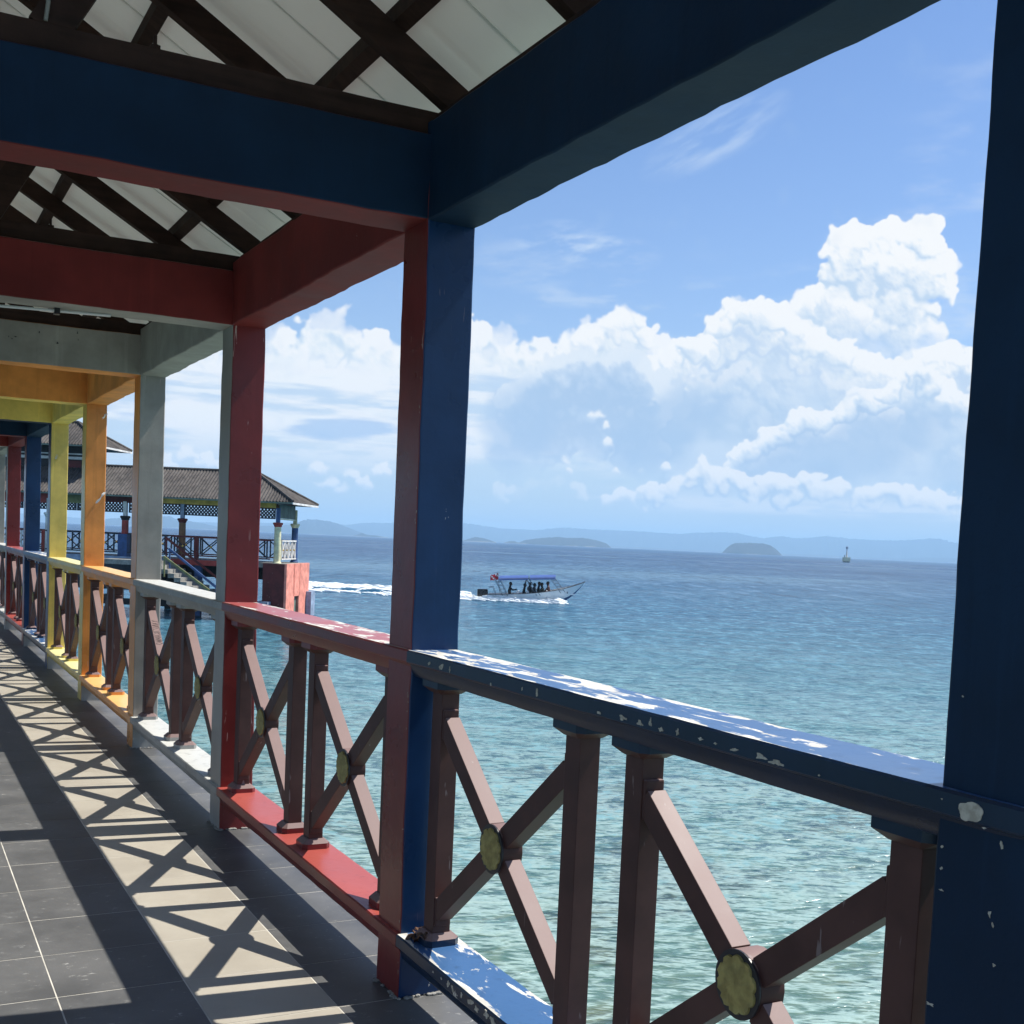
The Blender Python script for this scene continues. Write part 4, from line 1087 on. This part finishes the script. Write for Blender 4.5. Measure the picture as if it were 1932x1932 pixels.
def hip_roof(x0, x1, y0, y1, z0, zr, name='roof_slope'):
    h = (y1 - y0) / 2; yr = (y0 + y1) / 2
    A_, B_, C_, D_ = (x0, y0, z0), (x1, y0, z0), (x1, y1, z0), (x0, y1, z0)
    R0, R1 = (x0 + h, yr, zr), (x1 - h, yr, zr)
    corr_slope(name, A_, B_, R1, R0, 1); corr_slope(name, C_, D_, R0, R1, 1)
    corr_slope(name, D_, A_, R0, R0, 1); corr_slope(name, B_, C_, R1, R1, 1)
    bm = B()
    for e0, e1 in ((A_, R0), (D_, R0), (B_, R1), (C_, R1), (R0, R1)): add_tube(bm, [Vector(e0) + Vector((0, 0, .04)), Vector(e1) + Vector((0, 0, .04))], .07, 6)
    obj('ridge_tiles', bm, CORR, pav)
    z = z0 - .012
    pbox('fascia', x0 - .02, x0 + .02, y0, y1, z - .09, z, PM['pav_white']); pbox('fascia', x0 + .03, x1, y0 - .0, y0 + .04, z - .07, z, PM['pav_board'])
    pbox('fascia', x0 + .03, x1, y1 - .04, y1, z - .07, z, PM['pav_board']); pbox('soffit', x0 + .05, x1 - .05, y0 + .05, y1 - .05, z - .045, z - .02, PM['pav_dark'])
# main roof: eave overhangs .9, ridge at 4.3
hip_roof(-.9, SX, -.9, 4.05, 2.90, 4.30)
# deck and its edge
pbox('deck', -.45, SX, -.45, 3.6, -.16, .045, MATS['raw_concrete'])
pbox('deck_edge_beam', 1.2, 5.2, -.50, -.452, -.20, .052, PM['pav_red'])
pbox('deck_edge_beam', 5.21, SX, -.50, -.452, -.20, .052, PM['pav_greyblue'])
# frieze: beams and diagonal lattice, front and back
pbox('yellow_beam', .12, 6.2, -.07, .07, 2.62, 2.86, PM['pav_yellow']); pbox('red_beam', 6.22, 9.0, -.07, .07, 2.56, 2.86, PM['pav_darkred'])
pbox('green_beam', 9.02, 10.6, -.07, .07, 2.44, 2.86, PM['pav_green']); pbox('red_beam', 10.62, SX, -.07, .07, 2.40, 2.86, PM['pav_red'])
pbox('back_beam', .12, SX, 3.08, 3.22, 2.62, 2.86, PM['pav_brown'])
def lattice(x0, x1, y, z0, z1, mat, step=.16, w=.066):
    bm = B(); h = z1 - z0; x = x0 - h
    while x < x1:
        for sgn in (1, -1):
            xa, xb = (x, x + h) if sgn == 1 else (x + h, x)
            # clip the strip to the panel
            za, zb = z0, z1
            def clip(xq): return min(max(xq, x0), x1)
            ca, cb_ = clip(xa), clip(xb)
            if abs(ca - cb_) > .02:
                fa = (ca - xa) / (xb - xa); fb_ = (cb_ - xa) / (xb - xa)
                add_beam(bm, (ca, y + .012 * sgn, z0 + h * fa), (cb_, y + .012 * sgn, z0 + h * fb_), .02, w, up=(0, 0, 1))
        x += step
    o = obj('lattice_panel', bm, mat, pav)
    bm = B()
    add_box(bm, x0, x1, y - .03, y + .03, z0 - .05, z0); add_box(bm, x0, x1, y - .03, y + .03, z1, z1 + .03)
    n = max(1, int((x1 - x0) / 1.3))
    for i in range(n + 1):
        xx = x0 + (x1 - x0) * i / n; add_box(bm, xx - .03, xx + .03, y - .031, y + .031, z0 - .05, z1 + .03)
    obj('lattice_frame', bm, PM['pav_slate'], pav)
for x0, x1, mt in ((.16, 2.30, 'pav_slate'), (2.36, 4.44, 'pav_slate'), (4.6, 7.1, 'pav_slate'), (7.3, 9.6, 'pav_dark'), (9.7, 12.2, 'pav_slate'), (12.3, 15, 'pav_slate')):
    lattice(x0, x1, 0.0, 2.15, 2.56, PM[mt])
# solid boarded end frieze
for i in range(6): pbox('frieze_board', -.03, .03, .14 + i * .48, .14 + i * .48 + .455, 2.16, 2.80, PM['pav_board'])
pbox('frieze_rail', -.05, .05, .1, 3.05, 2.09, 2.15, PM['pav_cream'])
# round columns
def round_col(x, y, shaft, cap, neck, z0=.046, ped=None, lab=None):
    bm = B(); prof = [(.20, z0), (.20, z0 + .05), (.165, z0 + .08), (.155, 1.74)]
    add_lathe(bm, prof, (x, y, 0), 16); c = obj('round_column', bm, PM[shaft], pav); smooth_by_angle(c, 40)
    bm = B(); add_lathe(bm, [(.158, 1.742), (.185, 1.78), (.19, 1.83), (.235, 1.86), (.235, 1.93), (.19, 1.95)], (x, y, 0), 16); o = obj('capital', bm, PM[cap], c); smooth_by_angle(o, 30)
    bm = B(); add_box(bm, x - .085, x + .085, y - .085, y + .085, 1.952, 2.62); obj('neck', bm, PM[neck], c)
    if ped:
        bm = B(); add_box(bm, x - .22, x + .22, y - .30, y + .22, z0 - .02, 1.10); obj('pedestal', bm, PM[ped], c)
round_col(0, 0, 'pav_cream', 'pav_red', 'pav_blue'); round_col(0, 3.15, 'pav_blue', 'pav_cream', 'pav_cream')
round_col(4.55, .0, 'pav_brown', 'pav_darkred', 'pav_greyblue'); round_col(7.3, .0, 'pav_red', 'pav_dark', 'pav_white', ped='pav_blue')
round_col(2.3, 3.15, 'pav_brown', 'pav_red', 'pav_blue'); round_col(11.0, .0, 'pav_white', 'pav_white', 'pav_white'); round_col(13.5, 3.15, 'pav_red', 'pav_dark', 'pav_white'); round_col(14.2, 0, 'pav_blue', 'pav_red', 'pav_white')
# crossed balustrades
def balus(x0, x1, y, mat, rail, axis='x', panel=.86, gap=.30):
    L = x1 - x0; n = max(1, int(round(L / (panel + gap))))
    w = L / n
    P_ = (lambda a, z: (a, y, z)) if axis == 'x' else (lambda a, z: (y, a, z))
    bm = B(); add_beam(bm, P_(x0, 1.10), P_(x1, 1.10), .10, .07); obj('balustrade_rail', bm, PM[rail], pav)
    bm = B(); add_beam(bm, P_(x0, .24), P_(x1, .24), .10, .06); obj('balustrade_rail', bm, PM[rail], pav)
    for i in range(n):
        a0 = x0 + i * w + gap / 2; a1 = a0 + w - gap; bm = B()
        for a in (a0, a1): add_beam(bm, P_(a, .27), P_(a, 1.065), .06, .06, up=(0, 1, 0) if axis == 'x' else (1, 0, 0))
        add_beam(bm, P_(a0, .30), P_(a1, 1.03), .045, .055, up=(0, 1, 0) if axis == 'x' else (1, 0, 0)); add_beam(bm, P_(a0, 1.03), P_(a1, .30), .045, .055, up=(0, 1, 0) if axis == 'x' else (1, 0, 0))
        o = obj('crossed_panel', bm, PM[mat], pav)
        am = (a0 + a1) / 2; bm = B(); bmesh.ops.create_icosphere(bm, subdivisions=1, radius=.06, matrix=Matrix.Translation(P_(am, .665))); obj('boss', bm, PM['pav_yellow'], o)
balus(.25, 3.62, -.30, 'pav_slate', 'pav_darkred'); balus(3.86, 4.95, -.30, 'pav_slate', 'pav_darkred'); pbox('newel', 3.64, 3.84, -.36, -.24, .046, 1.13, PM['pav_darkred'])
balus(5.1, 7.05, -.30, 'pav_slate', 'pav_slate'); balus(7.55, 11.0, -.30, 'pav_slate', 'pav_slate'); balus(11.2, 18, -.30, 'pav_white', 'pav_darkred'); pbox('shutter', 10.72, 11.1, .2, .26, .046, 1.12, PM['pav_red']); pbox('shutter', 11.12, 11.45, .2, .26, .046, 1.12, PM['pav_red'])
balus(.25, 18, 3.45, 'pav_slate', 'pav_darkred')
balus(.30, 2.95, -.10, 'pav_white', 'pav_white', axis='y', panel=.5, gap=.14)
# end block under the corner
bm = B(); add_box(bm, -.62, .50, -.55, -.35, -2.9, .045); obj('block_wall', bm, PM['pav_darkred'], pav)  # shaded side of the red block, its shade painted as darker red
# seaward face with its doorway, its sunlight painted in as a paler red
for nm_, y0, y1, z0, z1 in (('block_face', -.36, .95, -2.9, .05), ('block_face', 2.02, 3.75, -2.9, .05), ('block_face', .951, 2.019, -1.50, .05)):
    pbox(nm_, -.63, -.52, y0 - .2, y1, z0, z1, PM['pav_sunlit_red'])
pbox('block_back', -.50, -.40, .9, 2.2, -2.9, -1.4, PM['pav_board'])
pbox('fender', .08, .80, -1.10, -.56, -3.0, -1.72, PM['pav_greyblue']); pbox('fender', -.90, -.64, 3.2, 4.0, -3.0, -1.35, PM['pav_greyblue'])
# legs and cross beams under the deck
for x in (1.2, 3.65, 6.3, 8.8, 11.5, 14.5, 17.5):
    for y in (-.2, 3.2): pbox('leg', x - .15, x + .15, y - .15, y + .15, -4.0, -.17, PM['pav_blue'] if y < 0 else PM['pav_dark'])
    pbox('tie_beam', x - .12, x + .12, -.04, 3.04, -2.15, -1.85, PM['pav_dark'])
pbox('deck_girder', 1.0, 11, 1.45, 1.6, -.80, -.161, PM['pav_dark']); pbox('deck_girder', 4.4, 11, -.40, -.30, -1.5, -.161, PM['pav_slate'])
pbox('low_tie_beam', .9, 9, -.36, -.32, -2.2, -1.9, PM['pav_dark'])
# stair down to the left, in front of the deck
for i in range(10):
    x = 5.0 - i * .29; z = -.02 - i * .175
    pbox('step', x - .29, x, -2.9, -.62, z - .20, z, MATS['raw_concrete'])
    pbox('riser', x - .02, x, -2.88, -.64, z - .5, z - .202, PM['pav_dark'])
pbox('landing', 4.99, 7.2, -2.9, -.52, -.24, -.02, MATS['raw_concrete'])
for (y, c, z0, z1, x0, x1) in ((-1.0, 'pav_darkred', 1.03, -.74, 4.96, 2.47), (-2.0, 'pav_blue', .54, -1.13, 4.43, 2.17), (-3.0, 'pav_green', .20, -1.21, 4.30, 2.2)):
    bm = B(); add_beam(bm, (x0, y, z0), (x1, y, z1), .08, .10); add_beam(bm, (x1 + .04, y, z1 - .02), (x1 + .04, y, z1 - .6), .06, .06, up=(0, 1, 0)); add_beam(bm, (x0 - .04, y, z0), (x0 - .04, y, z0 - .9), .06, .06, up=(0, 1, 0)); obj('stair_rail', bm, PM[c], pav)
pbox('low_landing', -.2, 2.3, -2.6, -.6, -2.35, -2.05, PM['pav_dark'])
# upper storey
pbox('upper_wall', 9.95, 16, 1.35, 3.4, 2.9, 5.2, PM['pav_dark']); pbox('upper_panel', 10.08, 11.3, 1.31, 1.349, 3.5, 4.5, PM['pav_darkred'])
pbox('upper_sill', 10.02, 15, 1.27, 1.33, 4.55, 4.68, PM['pav_white']); pbox('upper_sill', 10.02, 15, 1.27, 1.33, 4.78, 4.84, PM['pav_white'])
pbox('upper_post', 9.75, 9.95, 1.25, 1.45, 3.0, 5.18, PM['pav_white']); pbox('upper_post', 9.75, 9.93, 3.3, 3.48, 3.0, 5.18, PM['pav_greyblue'])
hip_roof(8.8, 17, .45, 4.35, 5.22, 6.40)

# ------------------------------------------------------------------ boat with its passengers
hull_m = plain('boat_hull', (.92, .94, .92), .35, .04); trim_m = plain('boat_trim', (.05, .04, .045), .5); bblue = plain('boat_blue', (.02, .07, .22), .4); can_m = plain('canopy_cloth', (.040, .095, .30), .8, .1)
steel_m = plain('boat_frame', (.10, .13, .17), .4); eng_m = plain('engine_black', (.012, .012, .016), .25); flag_r = plain('flag_red', (.65, .04, .05), .7); foam_m = plain('foam', (.86, .90, .90), .9, .05)
def at_px_dist(az__, dist): a = radians(az__); return Vector((CAM.x + dist * sin(a), CAM.y + dist * cos(a), SEA_Z))
BP = at_px_dist(26.92, 82.3); HEAD = radians(119)
boat = thing('dive_boat', 'white open speedboat with a blue canopy and black outboard crossing the bay to the right', 'boat', tuple(BP))
boat.rotation_euler = (0, radians(-1.0), pi / 2 - HEAD)
Rb = Matrix.Translation(BP) @ Matrix.Rotation(pi / 2 - HEAD, 4, 'Z') @ Matrix.Rotation(radians(-1.0), 4, 'Y')
# hull: sections from stern to the long raised bow
secs = []
for i in range(19):
    s_ = i / 18; x = 6.7 * s_
    sheer = .44 + .22 * s_ + .80 * s_ ** 3.2
    keel = -.22 if s_ < .62 else -.22 + (sheer + .22) * ((s_ - .62) / .38) ** 1.75
    hb_ = .88 * (1 - .10 * (1 - s_)) * (1 if s_ < .45 else max(.02, 1 - ((s_ - .45) / .55) ** 2.1))
    secs.append((x, sheer, keel, hb_))
bm = B(); prev = None
for x, sh, ke, w in secs:
    pr = [(0, ke), (w * .62, ke + (sh - ke) * .22), (w * .86, ke + (sh - ke) * .55), (w, sh), (w * .93, sh + .002), (w * .84, ke + (sh - ke) * .62), (w * .5, ke + (sh - ke) * .42), (0, ke + (sh - ke) * .40)]
    row = [bm.verts.new((x, -a, z)) for a, z in pr] + [bm.verts.new((x, a, z)) for a, z in pr[1:-1][::-1]]
    if prev:
        n = len(row)
        for i in range(n):
            f = bm.faces.new((prev[i], prev[(i + 1) % n], row[(i + 1) % n], row[i]))
            f.material_index = 1 if (i in (0, n - 1) and x > 4.2) else 0
    else: bm.faces.new(row)
    prev = row
bm.faces.new(prev[::-1])
o = obj('hull', bm, [hull_m, bblue], boat); smooth_by_angle(o, 35)
bm = B()
for sgn in (-1, 1): add_tube(bm, [(x, sgn * (w + .005), sh) for x, sh, ke, w in secs], .028, 6)
obj('gunwale', bm, trim_m, boat)
bm = B(); add_box(bm, .5, 5.2, -.55, .55, .02, .06); obj('floor_boards', bm, hull_m, boat)
bm = B(); add_box(bm, 4.2, 6.0, -.30, .30, .52, .60); obj('foredeck', bm, hull_m, boat)
bm = B()
for x0, x1, zl, zr_ in ((.72, 2.74, 1.44, 1.54), (2.84, 4.62, 1.54, 1.62)):
    n = 8; vs = []
    for i in range(n + 1):
        f = i / n; yy = -.85 + 1.7 * f; zz = .27 * sin(pi * f) ** .6
        vs.append((bm.verts.new((x0, yy, zl + zz)), bm.verts.new((x1, yy, zr_ + zz)), bm.verts.new((x0, yy, zl + zz - .03)), bm.verts.new((x1, yy, zr_ + zz - .03))))
    for a, b_ in zip(vs, vs[1:]):
        bm.faces.new((a[0], a[1], b_[1], b_[0])); bm.faces.new((a[2], b_[2], b_[3], a[3])); bm.faces.new((a[0], b_[0], b_[2], a[2])); bm.faces.new((a[1], a[3], b_[3], b_[1]))
    bm.faces.new((vs[0][0], vs[0][2], vs[0][3], vs[0][1])); bm.faces.new((vs[-1][0], vs[-1][1], vs[-1][3], vs[-1][2]))
obj('canopy', bm, can_m, boat)
bm = B()
for sgn in (-1, 1):
    for a, b_ in (((1.35, .36), (.75, 1.52)), ((1.0, .36), (.42, 1.5)), ((3.6, .44), (2.75, 1.60)), ((3.35, .44), (2.6, 1.55)), ((5.3, .72), (4.55, 1.72)), ((5.0, .66), (4.3, 1.62)), ((.75, 1.52), (4.6, 1.70)), ((.55, .36), (.30, .95)), ((.30, .95), (.05, .9))):
        add_tube(bm, [(a[0], sgn * .8, a[1]), (b_[0], sgn * .8, b_[1])], .018, 5)
    for i in range(4): add_tube(bm, [(1.25 - i * .14, sgn * .8, .55 + i * .25), (.9 - i * .13, sgn * .8, .55 + i * .25)], .014, 5); add_tube(bm, [(5.2 - i * .17, sgn * .8, .85 + i * .22), (4.9 - i * .15, sgn * .8, .85 + i * .22)], .014, 5)
obj('canopy_frame', bm, steel_m, boat)
bm = B(); add_box(bm, -.78, -.04, -.26, .26, .02, .76); eng = obj('outboard_motor', bm, eng_m, boat, bevel=.06); bm = B(); add_box(bm, -.42, -.22, -.08, .08, -.4, .20); obj('motor_leg', bm, eng_m, eng)
bm = B(); add_tube(bm, [(.78, 0, .5), (.60, 0, 1.98)], .018, 5); fp = obj('flag_pole', bm, steel_m, boat)
bm = B(); n = 10; rows = []
for i in range(n + 1):
    f = i / n; rows.append([bm.verts.new((.66 - .56 * f, .05 * sin(f * 9), 1.86 - .42 * g_ - .10 * f + .03 * sin(f * 7 + g_ * 2))) for g_ in (0, .25, .5, .75, 1)])
for a, b_ in zip(rows, rows[1:]):
    for j in range(4):
        f = bm.faces.new((a[j], a[j + 1], b_[j + 1], b_[j])); f.material_index = 1 if (rows.index(a) + j * 2) % 7 in (2, 3) else 0
obj('flag', bm, [flag_r, hull_m], fp, recalc=False)
bm = B(); add_box(bm, 1.95, 2.15, -.25, .25, .1, .72); con = obj('console', bm, hull_m, boat, bevel=.03)
bm = B(); add_lathe(bm, [(.17, 0), (.18, .01), (.17, .02)], (0, 0, 0), 14, 'x'); o = obj('steering_wheel', bm, trim_m, con, loc=(1.90, 0, .78))
bm = B(); add_box(bm, .27, .50, -.835, -.815, .10, .22); obj('badge', bm, flag_r, boat); bm = B(); add_box(bm, .62, 1.5, -.845, -.828, .14, .19); obj('lettering', bm, PM['pav_greyblue'], boat)
bm = B(); add_box(bm, 5.45, 5.49, -.50, -.44, .62, .74); obj('number_mark', bm, trim_m, boat)
# people: one continuous skinned body each
wet = plain('wetsuit', (.015, .016, .020), .6); skin_m = plain('skin', (.23, .12, .08), .6); hair_m = plain('hair', (.012, .010, .010), .6); white_m = plain('white_cloth', (.7, .7, .68), .8)
def person(local, face, pose, lab, cloth=wet, extra=None):
    root = thing('person', lab, 'person'); root.matrix_world = Rb @ Matrix.Translation(local) @ Matrix.Rotation(face, 4, 'Z') @ Matrix.Scale(1.14, 4)
    V_ = {'pel': ((0, 0, .05), .14), 'bel': ((.02, 0, .22), .125), 'che': ((.05, 0, .42), .155), 'nec': ((.07, 0, .57), .060), 'hea': ((.10, 0, .68), .095), 'top': ((.10, 0, .76), .080)}
    E_ = [('pel', 'bel'), ('bel', 'che'), ('che', 'nec'), ('nec', 'hea'), ('hea', 'top')]
    for s_, y in (('l', .10), ('r', -.10)):
        V_['hip' + s_] = ((.05, y, .03), .095); V_['kne' + s_] = ((.46, y * 1.4, .06), .065); V_['ank' + s_] = ((.50, y * 1.4, -.32), .045); V_['toe' + s_] = ((.64, y * 1.4, -.36), .035)
        E_ += [('pel', 'hip' + s_), ('hip' + s_, 'kne' + s_), ('kne' + s_, 'ank' + s_), ('ank' + s_, 'toe' + s_)]
        V_['sho' + s_] = ((.05, y * 1.9, .50), .062)
        if pose == 'drive': el_, wr = (.22, y * 2.3, .34), (.44, y * 1.2, .38)
        elif pose == 'raise' and s_ == 'r': el_, wr = (.10, y * 2.4, .76), (.16, y * 2.2, 1.02)
        elif pose == 'lean': el_, wr = (.24, y * 2.2, .26), (.44, y * 1.8, .12)
        else: el_, wr = (.08, y * 2.7, .24), (.30, y * 1.6, .14)
        V_['elb' + s_] = (el_, .046); V_['wri' + s_] = (wr, .034); V_['han' + s_] = ((wr[0] + .07, wr[1] * .95, wr[2] + (.08 if wr[2] > .9 else 0)), .038)
        E_ += [('che', 'sho' + s_), ('sho' + s_, 'elb' + s_), ('elb' + s_, 'wri' + s_), ('wri' + s_, 'han' + s_)]
    keys = list(V_); me = bpy.data.meshes.new('body'); me.from_pydata([V_[k][0] for k in keys], [(keys.index(a), keys.index(b_)) for a, b_ in E_], [])
    o = bpy.data.objects.new('body', me); COL.objects.link(o); o.parent = root; me.materials.append(cloth)
    o.modifiers.new('skin', 'SKIN').use_smooth_shade = True
    for i, k in enumerate(keys):
        r = V_[k][1]; me.skin_vertices[0].data[i].radius = (r, r); me.skin_vertices[0].data[i].use_root = (k == 'pel')
    sb_ = o.modifiers.new('sub', 'SUBSURF'); sb_.levels = 1; sb_.render_levels = 1
    bm = B(); bmesh.ops.create_icosphere(bm, subdivisions=2, radius=.102, matrix=Matrix.Translation((.085, 0, .735)) @ Matrix.Diagonal((1.0, .86, 1.02, 1)))
    for v_ in list(bm.verts):
        if v_.co.z < .70 and v_.co.x > .09: v_.co.x = .09
    obj('hair', bm, hair_m, root, smooth=True)
    bm = B(); bmesh.ops.create_icosphere(bm, subdivisions=2, radius=.086, matrix=Matrix.Translation((.115, 0, .700)) @ Matrix.Diagonal((.95, .84, 1.15, 1)))
    bmesh.ops.create_icosphere(bm, subdivisions=1, radius=.018, matrix=Matrix.Translation((.203, 0, .69))); obj('face', bm, skin_m, root, smooth=True)
    return root
BG = 'people aboard the boat'
person((1.45, -.10, .38), 0, 'drive', 'person steering at the stern in dark top with hands on the wheel', group=None) if False else None
specs = [((1.42, -.05, .36), 0, 'drive', 'helmsman in a black top sitting at the wheel behind the console'), ((2.42, -.20, .30), 0, 'raise', 'person in black raising one arm under the canopy, just ahead of the wheel'),
         ((2.78, .15, .36), .5, 'sit', 'person in black seated second ahead of the wheel beside a white tank'), ((3.10, -.30, .33), .3, 'sit', 'shorter person in black seated where the canopy halves meet'),
         ((3.42, .20, .42), 0, 'sit', 'person with a pale vest seated just past the middle canopy post'), ((3.80, -.25, .38), 3.0, 'lean', 'person in an olive-black suit leaning amidships, next to last from the bow'),
         ((4.22, .10, .46), 3.1, 'lean', 'person in dark red-black suit leaning forward nearest the bow')]
olive = plain('olive_suit', (.03, .035, .03), .7); redblk = plain('maroon_suit', (.05, .018, .02), .7)
for i, (lc, fc, ps, lb) in enumerate(specs):
    r_ = person(Vector(lc), fc, ps, lb, cloth={5: olive, 6: redblk}.get(i, wet)); r_['group'] = BG
for (x, y, lb) in ((2.72, -.62, 'white air tank strapped upright under the canopy, nearer the console'), (4.05, -.60, 'white air tank standing upright nearest the bow seats')):
    bm = B(); add_lathe(bm, [(.09, 0), (.10, .03), (.10, .42), (.06, .50), (.03, .52), (.03, .57)], (0, 0, 0), 12)
    o = obj('air_tank', bm, [white_m], None, smooth=True); o.matrix_world = Rb @ Matrix.Translation((x, y, .24)); tag(o, lb, 'air tank', 'air tanks on the boat')
# foam along the hull and the wake behind
_ico = bmesh.new(); bmesh.ops.create_icosphere(_ico, subdivisions=1, radius=1)
ICO_V = np.array([v_.co[:] for v_ in _ico.verts]); ICO_F = [[v_.index for v_ in f_.verts] for f_ in _ico.faces]; _ico.free()
def foam_strip(name, pts, w0, w1, h, seed, n=160, holes=.42, size=1.0):
    rs = random.Random(seed); L = len(pts) - 1; vv = []; ff = []; nb_ = len(ICO_V)
    for i in range(n * 5):
        f = rs.random(); q = f * L; j = min(int(q), L - 1); p_ = Vector(pts[j]).lerp(Vector(pts[j + 1]), q - j)
        d = (Vector(pts[j + 1]) - Vector(pts[j])).normalized(); s_ = Vector((-d.y, d.x, 0))
        w = w0 + (w1 - w0) * f
        o_ = rs.gauss(0, .45) * w
        k = noise.noise(Vector((f * 14, o_ * .8, seed)))
        if k < -.12 - holes * .3: continue
        r = rs.uniform(.05, .16) * (1 + w * .10) * size; hh = h * (1 - min(1, abs(o_) / w)) * (.5 + .8 * abs(k))
        mt = Matrix.Translation(p_ + s_ * o_ + Vector((0, 0, hh * rs.random()))) @ Matrix.Rotation(math.atan2(d.y, d.x), 4, 'Z') @ Matrix.Diagonal((r * rs.uniform(1.4, 4), r * 1.2, r * rs.uniform(.25, .6), 1))
        m_ = np.array(mt); b0_ = len(vv) * nb_; vv.append(ICO_V @ m_[:3, :3].T + m_[:3, 3]); ff += [[a_ + b0_ for a_ in f_] for f_ in ICO_F]
    me = bpy.data.meshes.new(name); me.from_pydata(np.concatenate(vv).tolist(), [], ff); me.materials.append(foam_m)
    me.polygons.foreach_set('use_smooth', [True] * len(me.polygons))
    o = bpy.data.objects.new(name, me); COL.objects.link(o); o['kind'] = 'stuff'; return o
hd = Vector((sin(HEAD), cos(HEAD), 0)); sdv = Vector((-hd.y, hd.x, 0))
def bw(x, y, z=0): return Rb @ Vector((x, y, z))
base_z = Vector((0, 0, 0))
a_ = [Vector((bw(x, y).x, bw(x, y).y, SEA_Z + .02)) for x, y in ((-2.4, -.9), (-.5, -.95), (1.5, -1.0), (3.2, -1.05), (4.6, -.95), (5.1, -.6))]
foam_strip('bow_foam', a_, .34, .42, .42, 3, 420, 1.2)
b0 = Vector((BP.x, BP.y, SEA_Z + .02))
wk = [b0 - hd * 1.6, b0 - hd * 5, at_px_dist(22.6, 86.5) + Vector((0, 0, .02)), at_px_dist(20.3, 88.2) + Vector((0, 0, .03)), at_px_dist(17.4, 89.5) + Vector((0, 0, .03))]
foam_strip('wake_foam', wk, .8, 3.4, .60, 9, 1500, 1.2, 1.45)
# the low wave that carries the wake
bm = B(); prev = None
pts = [at_px_dist(16.5 + i * .2, 88.2 - (i * .2) * .45) for i in range(44)]
for i, p_ in enumerate(pts):
    d = (pts[min(i + 1, 43)] - pts[max(i - 1, 0)]).normalized(); s_ = Vector((-d.y, d.x, 0)); e = sin(pi * min(1, i / 43)) ** .5
    row = [bm.verts.new(p_ + s_ * o_ + Vector((0, 0, -.02 + hh * e * (1 + .3 * noise.noise(Vector((i * .3, 0, 0))))))) for o_, hh in ((-2.6, -.05), (-1.6, .05), (-.7, .24), (0, .30), (.8, .16), (2.0, -.05))]
    if prev:
        for j in range(5): bm.faces.new((prev[j], row[j], row[j + 1], prev[j + 1]))
    prev = row
o = obj('wake_wave', bm, sea_m, None, smooth=True); struct(o)

# ------------------------------------------------------------------ navigation beacon
bq = at_px_dist(43.73, 1040); bq.z = SEA_Z
bea = thing('navigation_beacon', 'small white channel beacon on a pale concrete platform out in the bay', 'beacon', tuple(bq), radians(-20))
for x in (-1.6, 1.6):
    for y in (-1.6, 1.6):
        bm = B(); add_box(bm, x - .6, x + .6, y - .6, y + .6, -2, 1.2); obj('leg', bm, MATS['raw_concrete'], bea)
bm = B(); add_box(bm, -2.5, 2.5, -2.5, 2.5, 1.0, 4.3); obj('platform', bm, PM['pav_cream'], bea)
bm = B(); add_lathe(bm, [(.95, 4.3), (.75, 7), (.45, 10), (.45, 11.2)], (0, 0, 0), 10); obj('tower', bm, PM['pav_white'], bea)
bm = B(); add_lathe(bm, [(.4, 11.2), (.95, 11.6), (1.0, 13.0), (.7, 13.4)], (0, 0, 0), 10); obj('topmark', bm, PM['pav_greyblue'], bea)
bm = B(); add_box(bm, -2.1, -1.7, -.2, .2, 4.3, 6.3); obj('marker_post', bm, PM['pav_dark'], bea)
